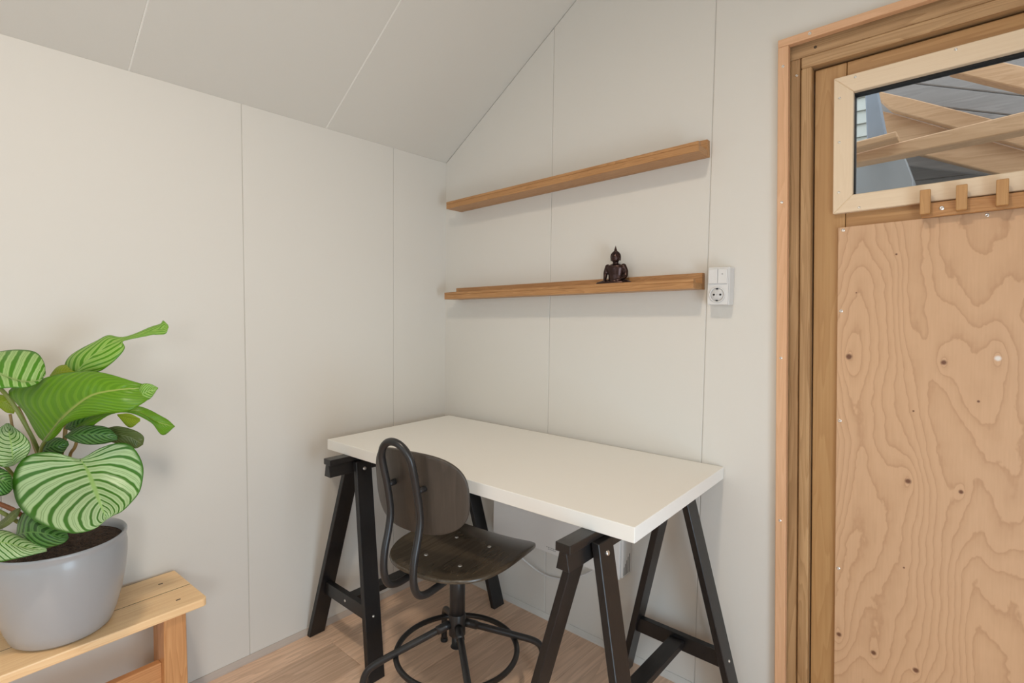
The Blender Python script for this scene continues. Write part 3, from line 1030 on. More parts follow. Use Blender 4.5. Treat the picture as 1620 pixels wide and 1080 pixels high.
# ------------------------------------------------------------------ swivel chair
chair = empty('desk_chair', (0.64, -0.52, 0), (0, 0, math.radians(99.2 - 90)))
tag(chair, 'dark plywood swivel chair with black tube back pulled up to desk', 'chair')
SZ = 0.462


def seat_mesh():
    bm = bmesh.new()
    nr, na = 14, 72
    rows = []

    def zf(x, y):
        z = SZ + 0.018 * (abs(x) / 0.195) ** 2.2 - 0.006
        if y > 0.08:
            z -= 0.030 * ((y - 0.08) / 0.16) ** 2
        if y < -0.08:
            z += 0.012 * ((-y - 0.08) / 0.11) ** 2
        return z
    for i in range(nr + 1):
        q = i / nr
        row = []
        for k in range(na):
            a = 2 * math.pi * k / na
            ca, sa = math.cos(a), math.sin(a)
            n = 3.6 if sa > 0 else 2.5
            px = 0.195 * math.copysign(abs(ca) ** (2 / n), ca)
            py = 0.02 + (0.212 if sa > 0 else 0.208) * math.copysign(abs(sa) ** (2 / n), sa)
            x, y = px * q, 0.02 + (py - 0.02) * q
            row.append(bm.verts.new((x, y, zf(x, y))))
            if i == 0:
                break
        rows.append(row)
    for i in range(nr):
        a, b = rows[i], rows[i + 1]
        for k in range(na):
            if i == 0:
                bm.faces.new((a[0], b[k], b[(k + 1) % na]))
            else:
                bm.faces.new((a[k], b[k], b[(k + 1) % na], a[(k + 1) % na]))
    return bm, zf


bm, seat_z = seat_mesh()
st = from_bm('seat', bm, M['seat'], chair, True)
md = st.modifiers.new('solid', 'SOLIDIFY')
md.thickness = 0.011
md.offset = -1
mb = st.modifiers.new('bevel', 'BEVEL')
mb.width = 0.003
mb.segments = 2
mb.limit_method = 'ANGLE'
for x, y in ((-0.064, -0.072), (0.064, -0.072), (-0.064, 0.078), (0.064, 0.078)):
    lathe('screw', [(0.0062, -0.001), (0.0060, 0.0012), (0.0035, 0.0019), (0.001, 0.0014)], M['zinc'], st, 16, (x, y, seat_z(x, y) + 0.0003))

bm = bmesh.new()
nx, nz = 40, 14
rows = []
HWB, HHB = 0.166, 0.113


def back_y(x, z):
    return -0.212 + 0.045 * (x / HWB) ** 2 - 0.10 * (z - 0.70)


for i in range(nz + 1):
    q = i / nz
    row = []
    for k in range(72):
        a = 2 * math.pi * k / 72
        ca, sa = math.cos(a), math.sin(a)
        n = 2.9
        x = HWB * math.copysign(abs(ca) ** (2 / n), ca) * q
        z = 0.704 + HHB * math.copysign(abs(sa) ** (2 / n), sa) * q
        row.append(bm.verts.new((x, back_y(x, z), z)))
        if i == 0:
            break
    rows.append(row)
for i in range(nz):
    a, b = rows[i], rows[i + 1]
    for k in range(72):
        if i == 0:
            bm.faces.new((a[0], b[k], b[(k + 1) % 72]))
        else:
            bm.faces.new((a[k], b[k], b[(k + 1) % 72], a[(k + 1) % 72]))
bk = from_bm('backrest', bm, M['back'], chair, True)
md = bk.modifiers.new('solid', 'SOLIDIFY')
md.thickness = 0.010
md.offset = 0
mb = bk.modifiers.new('bevel', 'BEVEL')
mb.width = 0.0025
mb.segments = 2
mb.limit_method = 'ANGLE'
# one bent tube: under the seat, up behind the backrest, over and down again
h = 0.053
left = [(-h, -0.06, 0.436), (-h, -0.15, 0.432), (-h, -0.205, 0.432), (-h, -0.240, 0.447), (-h, -0.256, 0.485), (-h, -0.254, 0.54), (-h, -0.238, 0.60), (-h, -0.232, 0.65),
        (-h, -0.244, 0.72), (-h, -0.262, 0.79)]
arc = [(-h * math.cos(a), -0.262 - 0.014 * math.sin(a), 0.79 + 0.062 * math.sin(a)) for a in np.linspace(0, math.pi, 9)][1:-1]
path = catmull(left + arc + [(-p[0], p[1], p[2]) for p in reversed(left)], 120)
tb = tube('back_tube', path, 0.0102, M['steel'], chair, 14)
for s in (-1, 1):
    lathe('standoff', [(0.0085, 0.0), (0.0085, 0.034), (0.006, 0.036)], M['steel'], tb, 16, (s * h, -0.246, 0.722), 'Y')
# column and base
lathe('column', [(0.020, 0.158), (0.0165, 0.156), (0.0165, 0.235), (0.0235, 0.236), (0.0235, 0.448)], M['steel'], chair, 28)
auto_smooth(lathe('hub', [(0.021, 0.196), (0.0255, 0.198), (0.0255, 0.262), (0.0245, 0.264)], M['steel'], chair, 28))
lathe('seat_plate', [(0.07, 0.4395), (0.072, 0.441), (0.072, 0.4445), (0.07, 0.446)], M['steel'], chair, 32)
for a in (146, 56, -34, -124):
    aa = math.radians(a - 9.2)
    ca, sa = math.cos(aa), math.sin(aa)
    prof = [(0.022, 0.232), (0.10, 0.200), (0.19, 0.163), (0.245, 0.139), (0.270, 0.118), (0.281, 0.085), (0.284, 0.045), (0.284, 0.012)]
    pts = [(r * ca, r * sa, z) for r, z in prof]
    lg = tube('leg', catmull(pts, 40), 0.0105, M['steel'], chair, 14)
    lathe('foot', [(0.0125, 0.0), (0.0135, 0.003), (0.0125, 0.011), (0.008, 0.014)], M['rubber'], lg, 18, (0.284 * ca, 0.284 * sa, 0.0))
    sl = catmull([(0.024 * ca, 0.024 * sa, 0.231), (0.062 * ca, 0.062 * sa, 0.2155)], 4)
    tube('sleeve', sl, 0.0128, M['steel'], lg, 14)
tube('foot_ring', [(0.185 * math.cos(t), 0.185 * math.sin(t), 0.148) for t in np.linspace(0, 2 * math.pi, 72, endpoint=False)], 0.0085, M['steel'], chair, 12, True)

# ------------------------------------------------------------------ wall shelves (picture ledges)
def ledge(x0, z0, x1, z1, label):
    """z0, z1: underside at the left and right end"""
    L = math.hypot(x1 - x0, z1 - z0)
    r = empty('wall_shelf', (x0, 0, z0), (0, -math.atan2(z1 - z0, x1 - x0), 0))
    tag(r, label, 'shelf', 'oak picture ledges')
    box('base', 0, L, -0.0885, -0.0205, 0.0, 0.019, M['oak'], r, b=0.001)
    box('back', 0, L, -0.0203, -0.0008, 0.0, 0.050, M['oak'], r, b=0.001)
    box('lip', 0, L, -0.0885, -0.0705, 0.0192, 0.029, M['oak'], r, b=0.001)
    return r


sh1 = ledge(0.1005, 1.617, 1.1775, 1.6595, 'upper oak picture ledge, empty, on the gable wall')
sh2 = ledge(0.0910, 1.2385, 1.1745, 1.2645, 'lower oak picture ledge holding the seated figurine')
sh2a = math.atan2(1.2645 - 1.2385, 1.1745 - 0.0910)

# ------------------------------------------------------------------ seated figurine on the lower ledge
fx = 0.892
fig = empty('seated_figurine', (fx, -0.0455, 1.2385 + (fx - 0.0910) * math.tan(sh2a) + 0.0190), (0, -sh2a, math.radians(14)))
tag(fig, 'small dark bronze seated meditating figurine on the lower ledge', 'figurine')


def ell(bm, c, r, rot=None):
    m = Matrix.Translation(c) @ (rot or Matrix()) @ Matrix.Diagonal((*r, 1))
    bmesh.ops.create_icosphere(bm, subdivisions=3, radius=1.0, matrix=m)


def limb(bm, pts, rad):
    add_tube(bm, catmull(pts, 18), list(np.interp(np.linspace(0, 1, 18), np.linspace(0, 1, len(rad)), rad)), 12)
    for p, r in ((pts[0], rad[0]), (pts[-1], rad[-1])):
        ell(bm, p, (r, r, r))


bm = bmesh.new()
add_lathe(bm, [(0.022, 0.003), (0.026, 0.012), (0.0245, 0.026), (0.0245, 0.038), (0.0285, 0.052), (0.0310, 0.062), (0.0285, 0.070), (0.016, 0.0755), (0.009, 0.078)], 24)
for v in bm.verts:
    v.co.y *= 0.62
ell(bm, (0, 0, 0.079), (0.0095, 0.0090, 0.010))
ell(bm, (0, -0.002, 0.0965), (0.0152, 0.0155, 0.0185))          # head
ell(bm, (0, -0.0170, 0.0955), (0.0024, 0.0032, 0.0044))          # nose
ell(bm, (0, -0.0150, 0.0878), (0.0045, 0.0024, 0.0015))          # mouth
ell(bm, (0.0055, -0.0150, 0.0992), (0.0032, 0.0018, 0.0013))     # brows
ell(bm, (-0.0055, -0.0150, 0.0992), (0.0032, 0.0018, 0.0013))
for s in (-1, 1):
    ell(bm, (s * 0.0158, 0.001, 0.0945), (0.0020, 0.0036, 0.0095))  # long ears
# arms: one reaching over the knee, one in the lap
limb(bm, [(-0.0270, 0, 0.067), (-0.0335, 0.001, 0.050), (-0.0345, -0.004, 0.034), (-0.0340, -0.014, 0.020)], [0.0092, 0.0082, 0.0064, 0.0048])
ell(bm, (-0.0335, -0.0185, 0.0150), (0.0050, 0.0038, 0.0075))
limb(bm, [(0.0270, 0, 0.067), (0.0335, 0.002, 0.050), (0.0325, -0.004, 0.033), (0.0150, -0.0190, 0.0225), (0.004, -0.0215, 0.0195)], [0.0092, 0.0084, 0.0070, 0.0054, 0.0044])
ell(bm, (-0.001, -0.0220, 0.0190), (0.0090, 0.0052, 0.0034))
# crossed legs
limb(bm, [(-0.012, 0.002, 0.012), (-0.036, -0.004, 0.012), (-0.056, -0.012, 0.009)], [0.0125, 0.0115, 0.0082])
limb(bm, [(0.012, 0.002, 0.012), (0.035, -0.004, 0.012), (0.050, -0.012, 0.009)], [0.0125, 0.0115, 0.0082])
limb(bm, [(-0.055, -0.013, 0.0085), (-0.026, -0.0215, 0.0095), (0.006, -0.0235, 0.012), (0.026, -0.0215, 0.014)], [0.0080, 0.0074, 0.0062, 0.0050])
limb(bm, [(0.049, -0.013, 0.0085), (0.024, -0.0205, 0.0080), (-0.006, -0.0205, 0.0065)], [0.0080, 0.0074, 0.0062])
body = from_bm('body', bm, M['bronze'], fig, True)
rm = body.modifiers.new('merge', 'REMESH')
rm.mode = 'VOXEL'
rm.voxel_size = 0.0011
rm.use_smooth_shade = True
bm = bmesh.new()
for k in range(170):                                               # curls of the hair
    zz = 1 - 1.15 * (k + 0.5) / 170
    rr = math.sqrt(max(0, 1 - zz * zz))
    an = k * 2.39996
    p = Vector((0.0158 * rr * math.cos(an), 0.0005 + 0.0160 * rr * math.sin(an), 0.0990 + 0.0182 * zz))
    if p.y < -0.0070 and p.z < 0.1065:
        continue
    bmesh.ops.create_icosphere(bm, subdivisions=1, radius=0.0021, matrix=Matrix.Translation(p))
ell(bm, (0, 0.0005, 0.0990), (0.0152, 0.0152, 0.0178))
for v in list(bm.verts):
    if v.co.y < -0.0100 and v.co.z < 0.106:
        v.co.y = -0.0100
ell(bm, (0, 0.0, 0.1155), (0.0078, 0.0078, 0.0060))
hair = from_bm('hair', bm, M['bronze'], fig, True)
lathe('finial', [(0.0040, 0.119), (0.0048, 0.1225), (0.0030, 0.1275), (0.0012, 0.1335), (0.0004, 0.1365)], M['bronze'], fig, 14)

# ------------------------------------------------------------------ switch and socket
so = empty('wall_socket', (1.2300, 0, 1.2725))
tag(so, 'white surface socket with double switch beside the lower ledge', 'socket')
bm = bmesh.new()
add_box(bm, -0.0315, 0.0315, -0.040, -0.0006, -0.0555, 0.0555)
bev(bm, 0.0035, 3)
cov = from_bm('housing', bm, M['plastic'], so)
bm = bmesh.new()
add_box(bm, -0.0297, 0.0297, -0.0455, -0.0402, -0.0538, 0.0538)
bev(bm, 0.002, 2)
from_bm('cover', bm, M['plastic'], so)
for s in (-1, 1):
    rk_ = box('rocker', -0.0133 + s * 0.0138, 0.0133 + s * 0.0138, -0.0505, -0.0460, 0.0065, 0.0490, M['plastic'], so, b=0.0012)
    if s == 1:
        lathe('lens', [(0.0016, -0.0506), (0.0016, -0.0511), (0.0008, -0.0513)], M['ink'], rk_, 12, (0.0138, 0, 0.034), 'Y')
lathe('socket_ring', [(0.0215, -0.0457), (0.0230, -0.0475), (0.0222, -0.0492), (0.0200, -0.0490), (0.0192, -0.0465), (0.0190, -0.0457)], M['plastic'], so, 40, (-0.001, 0, -0.0255), 'Y')
lathe('socket_cup', [(0.0188, -0.0456), (0.0186, -0.04605), (0.005, -0.04610)], plain('socket_grey', (0.60, 0.59, 0.58), 0.4, bump=0.02), so, 40, (-0.001, 0, -0.0255), 'Y')
for s in (-1, 1):
    lathe('pin_hole', [(0.0030, -0.0461), (0.0030, -0.0465), (0.0015, -0.0466)], M['hole'], so, 14, (-0.001 + s * 0.0095, 0, -0.0255), 'Y')
    box('earth_clip', -0.0040, 0.0020, -0.0485, -0.0463, -0.0255 + s * 0.0170 - 0.0016, -0.0255 + s * 0.0170 + 0.0016, M['hole'], so, b=0.0004)
lathe('screw', [(0.0022, -0.0461), (0.0022, -0.0464), (0.001, -0.0465)], M['zinc'], so, 12, (-0.001, 0, -0.0255), 'Y')

# ------------------------------------------------------------------ panel heater under the desk
he = empty('panel_heater', (0.655, 0, 0.30))
tag(he, 'white wall-hung panel heater under the desk with a white cable', 'heater')
bm = bmesh.new()
add_box(bm, -0.285, 0.290, -0.070, -0.0605, 0.0, 0.245)
bev(bm, 0.004, 2)
from_bm('front_panel', bm, M['heater'], he)
bm = bmesh.new()
add_box(bm, -0.282, 0.297, -0.0600, -0.0008, 0.004, 0.241)
bev(bm, 0.004, 2)
hb = from_bm('body', bm, M['heater'], he)
for k in range(5):
    box('vent_slot', 0.2968, 0.2976, -0.054 + k * 0.009, -0.0495 + k * 0.009, 0.012, 0.040 + k * 0.009, M['ink'], hb)
pr_ = empty('rating_print', (0, 0, 0))
pr_.parent = he
for r_ in range(2):
    for k in range(7 if r_ == 0 else 5):
        box('print_mark', -0.015 + k * 0.0075 + r_ * 0.008, -0.0095 + k * 0.0075 + r_ * 0.008, -0.0704, -0.0700, 0.022 - r_ * 0.006, 0.0240 - r_ * 0.006, M['ink'], pr_)
cpts = [aty(796, 842, -0.066), aty(815, 868, -0.05), aty(838, 893, -0.025), aty(862, 909, -0.012), aty(885, 915, -0.010), aty(905, 914, -0.010), aty(930, 906, -0.012), aty(945, 896, -0.02)]
cpts[0] = Vector((0.55, -0.03, 0.306))
tube('cable', [Vector(p) - Vector((0.655, 0, 0.30)) for p in catmull([tuple(p) for p in cpts], 50)], 0.0034, M['plastic'], he, 10)

# ------------------------------------------------------------------ pine bench against the left wall
ba = math.radians(2.2)
bench = empty('pine_bench', (0.014, -1.097, 0), (0, 0, ba))
tag(bench, 'small pine bench of two boards under the potted plant', 'bench')
BL2 = 0.92
for x0, x1 in ((0.0, 0.1199), (0.1225, 0.236)):
    bm = bmesh.new()
    rr = 0.010
    fr_ = x1 > 0.2
    poly = [(x0, -BL2, 0.378), (x1, -BL2, 0.378), (x1, 0, 0.378), (x0, 0, 0.378)]
    if fr_:
        poly = [(x0, -BL2, 0.378), (x1 - rr, -BL2, 0.378), (x1, -BL2 + rr, 0.378), (x1, -rr, 0.378), (x1 - rr * 0.3, -rr * 0.3, 0.378), (x1 - rr, 0, 0.378), (x0, 0, 0.378)]
    add_prism(bm, poly, (0, 0, 0.022))
    bev(bm, 0.0028 if fr_ else 0.0018, 2)
    brd = from_bm('board', bm, M['pine'], bench)
    xm = 0.060 if not fr_ else 0.190
    for yy in (-0.056, -BL2 + 0.056):
        box('slot', xm - 0.0022, xm + 0.0022, yy - 0.0055, yy + 0.0055, 0.3996, 0.4004, M['slot'], brd)
box('joint', 0.1198, 0.1226, -BL2 + 0.002, -0.002, 0.380, 0.3990, M['slot'], bench)  # dark strip just under the board tops, paints the shade of the groove
for yf, yr in ((-0.075, -0.038), (-BL2 + 0.075, -BL2 + 0.038)):
    for xc, yc, hx, hy in ((0.198, yf, 0.0235, 0.0265), (0.030, yr, 0.0200, 0.0235)):
        bm = bmesh.new()
        lo = [bm.verts.new((xc + i * hx, yc + j * (hy + 0.002), 0)) for i, j in ((-1, -1), (1, -1), (1, 1), (-1, 1))]
        hi = [bm.verts.new((xc + i * hx, yc + j * hy, 0.3778)) for i, j in ((-1, -1), (1, -1), (1, 1), (-1, 1))]
        bm.faces.new(lo)
        bm.faces.new(list(reversed(hi)))
        for k in range(4):
            bm.faces.new((lo[k], hi[k], hi[(k + 1) % 4], lo[(k + 1) % 4]))
        bev(bm, 0.002)
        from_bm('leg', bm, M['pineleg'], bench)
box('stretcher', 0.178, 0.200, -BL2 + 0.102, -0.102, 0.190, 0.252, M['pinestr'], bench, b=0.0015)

# ------------------------------------------------------------------ potted plant on the bench
PX, PY, PZ = 0.146, -1.378, 0.4005
plant = empty('potted_plant', (PX, PY, PZ))
tag(plant, 'leafy striped prayer plant in a white pot on the pine bench', 'plant')
auto_smooth(lathe('pot', [(0.060, 0.000), (0.090, 0.001), (0.098, 0.008), (0.108, 0.035), (0.120, 0.080), (0.1285, 0.130), (0.1325, 0.170), (0.1335, 0.195), (0.1310, 0.208), (0.1295, 0.214),
              (0.1330, 0.221), (0.1335, 0.226), (0.1315, 0.2285), (0.1265, 0.226), (0.1250, 0.215), (0.1250, 0.190)], M['potm'], plant, 72), 60)
bm = bmesh.new()
rows = []
rng = random.Random(3)
for i in range(15):
    r = 0.1245 * i / 14
    row = []
    for k in range(60):
        a = 2 * math.pi * k / 60
        z = 0.207 + (rng.uniform(-0.0025, 0.0025) if 0 < i < 14 else 0) + 0.006 * (1 - (r / 0.125) ** 2)
        row.append(bm.verts.new((r * math.cos(a), r * math.sin(a), z)))
        if i == 0:
            break
    rows.append(row)
for i in range(14):
    a, b = rows[i], rows[i + 1]
    for k in range(60):
        if i == 0:
            bm.faces.new((a[0], b[k], b[(k + 1) % 60]))
        else:
            bm.faces.new((a[k], b[k], b[(k + 1) % 60], a[(k + 1) % 60]))
from_bm('soil', bm, M['soil'], plant, True)
PO = Vector((PX, PY, PZ))


def leaf(mat, edge_a, mid, edge_b, nu=36, ns=10, wave=0.0):
    """blade between two margin curves and the midrib; points are (pixel u, pixel v, distance)"""
    A = catmull([tuple(at(*p)) for p in edge_a], nu)
    Mi = catmull([tuple(at(*p)) for p in mid], nu)
    B = catmull([tuple(at(*p)) for p in edge_b], nu)
    bm = bmesh.new()
    uvl = bm.loops.layers.uv.new('leaf')
    grid = []
    for i in range(nu):
        row = []
        span = np.linalg.norm(A[i] - B[i])
        nn = np.cross(B[i] - A[i], Mi[min(i + 1, nu - 1)] - Mi[max(i - 1, 0)])
        ln = np.linalg.norm(nn)
        nn = nn / ln if ln > 1e-9 else np.zeros(3)
        for j in range(-ns, ns + 1):
            q = abs(j) / ns
            E_ = A[i] if j < 0 else B[i]
            p = Mi[i] * (1 - q) + E_ * q
            p = p + nn * (0.05 * span * math.sin(math.pi * q) + wave * q * q * math.sin(i * 0.62 + (1.3 if j < 0 else 0)))
            row.append((bm.verts.new(Vector(p) - PO), (i / (nu - 1), 0.5 + 0.5 * j / ns)))
        grid.append(row)
    for i in range(nu - 1):
        for j in range(2 * ns):
            q = (grid[i][j], grid[i + 1][j], grid[i + 1][j + 1], grid[i][j + 1])
            f = bm.faces.new([v for v, _ in q])
            for lp, (_, uv) in zip(f.loops, q):
                lp[uvl].uv = uv
    me = bpy.data.meshes.new('leaf')
    bm.to_mesh(me)
    bm.free()
    o = link('leaf', me, M[mat], plant, True)
    sd = o.modifiers.new('solid', 'SOLIDIFY')
    sd.thickness = 0.0007
    return o


def stem(pts, r, mat='stem_green'):
    P = catmull([tuple(at(*p)) for p in pts], 24)
    return tube('stem', [Vector(p) - PO for p in P], r, M[mat], plant, 10)


# large round leaf hanging in front
leaf('leaf_striped',
     [(127, 726, 1.190), (82, 716, 1.165), (40, 722, 1.165), (21, 755, 1.160), (27, 797, 1.155), (62, 827, 1.125), (110, 843, 1.105), (146, 838, 1.105), (168, 822, 1.105)],
     [(127, 726, 1.190), (133, 735, 1.178), (140, 748, 1.160), (146, 762, 1.143), (152, 777, 1.128), (157, 790, 1.118), (161, 801, 1.112), (165, 812, 1.107), (168, 822, 1.105)],
     [(127, 726, 1.190), (160, 708, 1.185), (203, 702, 1.190), (226, 735, 1.195), (223, 770, 1.180), (208, 795, 1.155), (193, 808, 1.130), (180, 815, 1.115), (168, 822, 1.105)], 44, 14, 0.0015)
# big upper leaf seen from below
leaf('leaf_under',
     [(70, 699, 1.205), (36, 652, 1.205), (17, 617, 1.205), (62, 600, 1.185), (112, 589, 1.170), (148, 587, 1.165), (210, 603, 1.165), (250, 614, 1.190)],
     [(70, 699, 1.205), (83, 682, 1.180), (100, 663, 1.160), (122, 642, 1.145), (147, 625, 1.140), (178, 618, 1.145), (215, 614, 1.165), (250, 614, 1.190)],
     [(70, 699, 1.205), (84, 693, 1.185), (104, 672, 1.160), (130, 661, 1.140), (162, 655, 1.135), (200, 650, 1.140), (228, 637, 1.165), (250, 614, 1.190)], 40, 12, 0.0030)
leaf('leaf_bright', [(219, 620, 1.168), (224, 608, 1.168), (237, 607, 1.172), (250, 613, 1.180)], [(219, 622, 1.168), (226, 622, 1.166), (238, 617, 1.172), (250, 613, 1.180)],
     [(219, 624, 1.168), (224, 634, 1.168), (238, 630, 1.172), (250, 613, 1.180)], 16, 6)
# top leaf with a rolled tip
leaf('leaf_bright',
     [(112, 592, 1.270), (101, 581, 1.265), (112, 563, 1.265), (150, 540, 1.270), (170, 531, 1.275), (194, 533, 1.290), (232, 520, 1.300), (252, 513, 1.305), (258, 507, 1.305), (266, 514, 1.300)],
     [(112, 592, 1.270), (124, 585, 1.250), (138, 570, 1.245), (156, 556, 1.250), (175, 543, 1.260), (196, 536, 1.280), (234, 525, 1.290), (250, 521, 1.295), (258, 519, 1.295), (266, 514, 1.300)],
     [(112, 592, 1.270), (138, 590, 1.250), (160, 586, 1.240), (178, 574, 1.245), (197, 551, 1.260), (196, 540, 1.275), (236, 530, 1.285), (250, 530, 1.288), (262, 527, 1.290), (267, 518, 1.300)], 44, 9, 0.0015)
leaf('leaf_lime', [(79, 594, 1.260), (90, 581, 1.260), (104, 577, 1.260), (128, 582, 1.260)], [(79, 594, 1.260), (92, 589, 1.250), (106, 587, 1.250), (128, 584, 1.260)],
     [(79, 594, 1.260), (96, 600, 1.250), (112, 598, 1.250), (128, 586, 1.260)], 18, 6)
# left top leaf, cut by the frame
leaf('leaf_band',
     [(-60, 572, 1.16), (-28, 560, 1.19), (0, 556, 1.21), (28, 553, 1.215), (56, 557, 1.215), (69, 572, 1.20), (72, 592, 1.19)],
     [(-60, 590, 1.14), (-28, 586, 1.14), (-4, 590, 1.14), (18, 600, 1.14), (40, 605, 1.15), (60, 602, 1.17), (72, 592, 1.19)],
     [(-60, 612, 1.12), (-28, 618, 1.11), (-2, 615, 1.11), (20, 613, 1.115), (40, 613, 1.13), (60, 606, 1.16), (72, 592, 1.19)], 36, 9)
# lower right leaf under the big one
leaf('leaf_under',
     [(118, 678, 1.230), (150, 655, 1.225), (185, 642, 1.225), (222, 642, 1.230), (252, 657, 1.245), (264, 663, 1.25), (277, 674, 1.255)],
     [(118, 680, 1.230), (148, 664, 1.215), (182, 650, 1.210), (218, 651, 1.215), (246, 666, 1.235), (262, 671, 1.245), (277, 674, 1.255)],
     [(118, 684, 1.230), (140, 676, 1.215), (172, 657, 1.205), (210, 654, 1.205), (238, 668, 1.225), (257, 688, 1.240), (277, 674, 1.255)], 32, 8, 0.002)
leaf('leaf_lime', [(186, 655, 1.26), (205, 654, 1.26), (222, 662, 1.26)], [(186, 656, 1.26), (204, 661, 1.26), (222, 664, 1.26)], [(186, 657, 1.26), (205, 676, 1.26), (222, 666, 1.26)], 14, 5)
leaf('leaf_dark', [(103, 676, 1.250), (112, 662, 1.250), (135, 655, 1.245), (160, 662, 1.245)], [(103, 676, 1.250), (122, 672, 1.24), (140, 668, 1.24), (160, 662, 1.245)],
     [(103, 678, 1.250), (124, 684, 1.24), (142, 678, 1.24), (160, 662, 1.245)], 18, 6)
# small dark leaf and the greyed one behind it
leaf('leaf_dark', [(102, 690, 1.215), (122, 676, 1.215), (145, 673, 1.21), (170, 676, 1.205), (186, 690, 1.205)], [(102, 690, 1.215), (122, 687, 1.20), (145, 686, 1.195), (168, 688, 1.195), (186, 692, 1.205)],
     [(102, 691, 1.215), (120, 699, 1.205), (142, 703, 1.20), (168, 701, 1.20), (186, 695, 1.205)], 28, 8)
leaf('leaf_grey', [(160, 680, 1.245), (185, 674, 1.245), (212, 680, 1.25), (227, 690, 1.255), (226, 703, 1.26)], [(160, 686, 1.245), (182, 686, 1.24), (205, 691, 1.245), (218, 698, 1.25), (226, 703, 1.26)],
     [(160, 692, 1.245), (180, 700, 1.24), (200, 704, 1.245), (214, 709, 1.25), (226, 703, 1.26)], 26, 7)
# left leaves cut by the frame
leaf('leaf_striped', [(22, 736, 1.17), (42, 722, 1.165), (48, 704, 1.165), (38, 688, 1.175), (14, 669, 1.19)], [(22, 736, 1.17), (20, 722, 1.15), (18, 705, 1.145), (15, 688, 1.16), (12, 669, 1.19)],
     [(20, 737, 1.17), (2, 738, 1.15), (-14, 720, 1.145), (-16, 690, 1.16), (10, 669, 1.19)], 30, 8)
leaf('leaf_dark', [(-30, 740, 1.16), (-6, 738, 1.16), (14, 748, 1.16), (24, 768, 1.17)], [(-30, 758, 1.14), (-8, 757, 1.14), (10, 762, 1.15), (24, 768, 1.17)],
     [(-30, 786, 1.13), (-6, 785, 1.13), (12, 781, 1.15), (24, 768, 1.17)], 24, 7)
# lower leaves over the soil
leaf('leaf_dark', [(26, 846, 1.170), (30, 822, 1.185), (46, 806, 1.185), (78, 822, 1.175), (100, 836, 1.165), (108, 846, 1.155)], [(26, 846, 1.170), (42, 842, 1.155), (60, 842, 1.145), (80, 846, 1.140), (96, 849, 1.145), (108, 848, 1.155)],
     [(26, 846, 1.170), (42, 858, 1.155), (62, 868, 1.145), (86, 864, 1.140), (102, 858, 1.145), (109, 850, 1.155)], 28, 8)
leaf('leaf_striped', [(-34, 836, 1.130), (-10, 838, 1.140), (12, 840, 1.150), (34, 850, 1.150), (74, 868, 1.14)], [(-34, 852, 1.110), (-10, 856, 1.110), (14, 860, 1.115), (38, 866, 1.125), (74, 870, 1.14)],
     [(-34, 884, 1.10), (-10, 890, 1.095), (14, 886, 1.10), (42, 880, 1.115), (74, 872, 1.14)], 30, 8)
leaf('leaf_grey', [(-16, 836, 1.19), (4, 822, 1.195), (20, 808, 1.20), (32, 803, 1.20)], [(-16, 838, 1.19), (6, 828, 1.185), (22, 814, 1.19), (32, 804, 1.20)], [(-16, 842, 1.19), (8, 834, 1.185), (26, 820, 1.19), (33, 806, 1.20)], 16, 5)
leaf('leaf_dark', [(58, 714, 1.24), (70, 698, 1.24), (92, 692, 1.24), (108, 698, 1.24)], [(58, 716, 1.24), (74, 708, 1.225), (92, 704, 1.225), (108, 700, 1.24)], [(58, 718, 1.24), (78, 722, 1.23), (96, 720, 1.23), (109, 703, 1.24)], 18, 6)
leaf('leaf_lime', [(-20, 626, 1.24), (0, 624, 1.24), (16, 630, 1.24), (25, 648, 1.24)], [(-20, 634, 1.23), (0, 634, 1.23), (14, 640, 1.235), (24, 650, 1.24)], [(-20, 642, 1.23), (-2, 644, 1.23), (10, 652, 1.235), (22, 654, 1.24)], 18, 6)
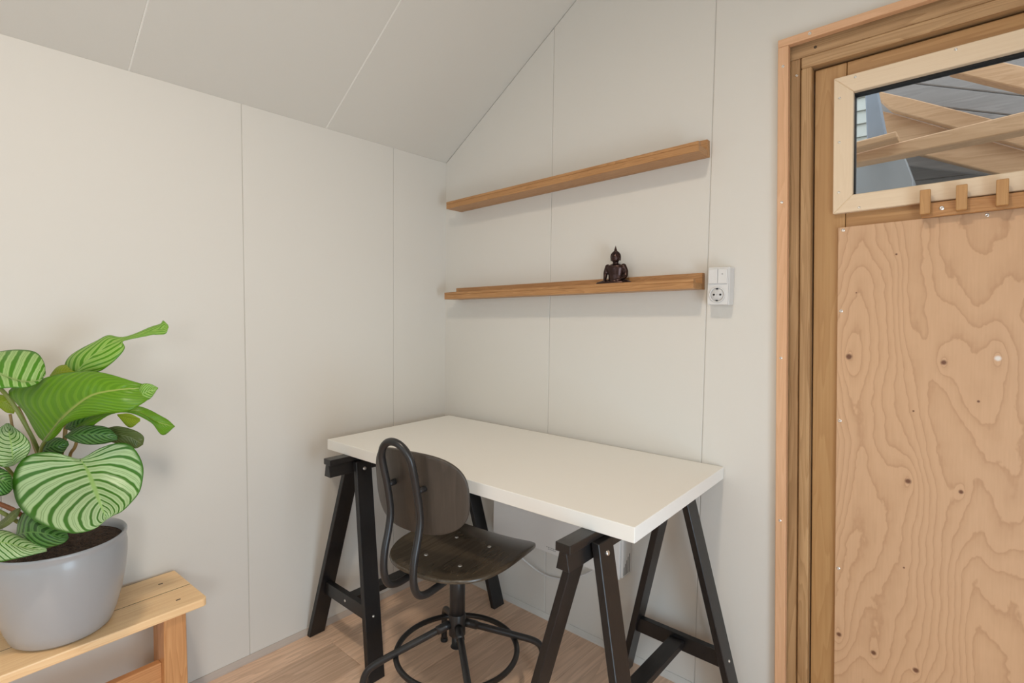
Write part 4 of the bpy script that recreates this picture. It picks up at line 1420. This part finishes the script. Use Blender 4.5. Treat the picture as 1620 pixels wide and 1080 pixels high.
# stalks rising out of the soil
stem([(96, 838, 1.285), (78, 770, 1.26), (60, 712, 1.235), (42, 675, 1.22), (16, 632, 1.21), (-10, 604, 1.18)], 0.0042, 'stem_green')
stem([(98, 838, 1.285), (74, 765, 1.262), (52, 698, 1.255), (38, 664, 1.252), (28, 643, 1.25)], 0.0034, 'stem_brown')
stem([(104, 838, 1.285), (100, 780, 1.275), (97, 722, 1.265), (102, 698, 1.262), (104, 676, 1.262), (112, 640, 1.262), (114, 592, 1.268)], 0.0044, 'stem_brown')
stem([(108, 838, 1.285), (108, 780, 1.275), (110, 724, 1.262), (119, 706, 1.25), (126, 680, 1.235)], 0.0036, 'stem_brown')
stem([(90, 838, 1.28), (72, 770, 1.255), (64, 720, 1.225), (70, 699, 1.205), (84, 681, 1.181), (100, 663, 1.161)], 0.0036, 'stem_green')
stem([(100, 838, 1.28), (112, 790, 1.235), (120, 745, 1.205), (127, 727, 1.191)], 0.0034, 'stem_green')
stem([(84, 838, 1.28), (52, 790, 1.24), (24, 755, 1.20), (0, 728, 1.17), (-20, 712, 1.16)], 0.0036, 'stem_green')
stem([(88, 838, 1.28), (50, 740, 1.26), (24, 690, 1.25), (16, 655, 1.242)], 0.0028, 'stem_brown')
stem([(60, 836, 1.245), (30, 812, 1.225), (12, 802, 1.22), (-20, 790, 1.21)], 0.0050, 'stem_red')
stem([(56, 842, 1.235), (26, 824, 1.215), (6, 812, 1.205), (-20, 800, 1.20)], 0.0042, 'stem_green')

# ------------------------------------------------------------------ ceiling lamp (behind the camera)
LX, LY, LZ = 1.36, -1.50, 2.64
lamp = empty('ceiling_lamp', (LX, LY, ceil_z(LX)))
tag(lamp, 'small white spotlight hanging under the ceiling ridge above the camera', 'lamp')
dz = LZ - ceil_z(LX)
lathe('canopy', [(0.012, 0.012), (0.022, 0.0), (0.022, -0.006), (0.012, -0.012)], M['plastic'], lamp, 32)
lathe('rod', [(0.006, -0.001), (0.006, dz + 0.07)], M['zinc'], lamp, 16)
lathe('shade', [(0.012, dz + 0.09), (0.05, dz + 0.075), (0.085, dz + 0.035), (0.083, dz + 0.034), (0.048, dz + 0.072), (0.012, dz + 0.086)], M['plastic'], lamp, 40)
bulb_m, nt, b = new_mat('lit_bulb')
b.inputs['Emission Color'].default_value = (*LAMP_COLOR, 1)
b.inputs['Emission Strength'].default_value = 4.0
lathe('bulb', [(0.004, dz + 0.014), (0.02, dz + 0.02), (0.027, dz + 0.038), (0.02, dz + 0.058), (0.012, dz + 0.075)], bulb_m, lamp, 24)
pl_ = bpy.data.lights.new('lamp_light', 'SPOT')
pl_.spot_size = math.radians(165)
pl_.spot_blend = 1.0
pl_.energy = LAMP_POWER
pl_.color = LAMP_COLOR
pl_.shadow_soft_size = 0.07
po = bpy.data.objects.new('lamp_light', pl_)
COL.objects.link(po)
po.location = (LX, LY, LZ - 0.07)
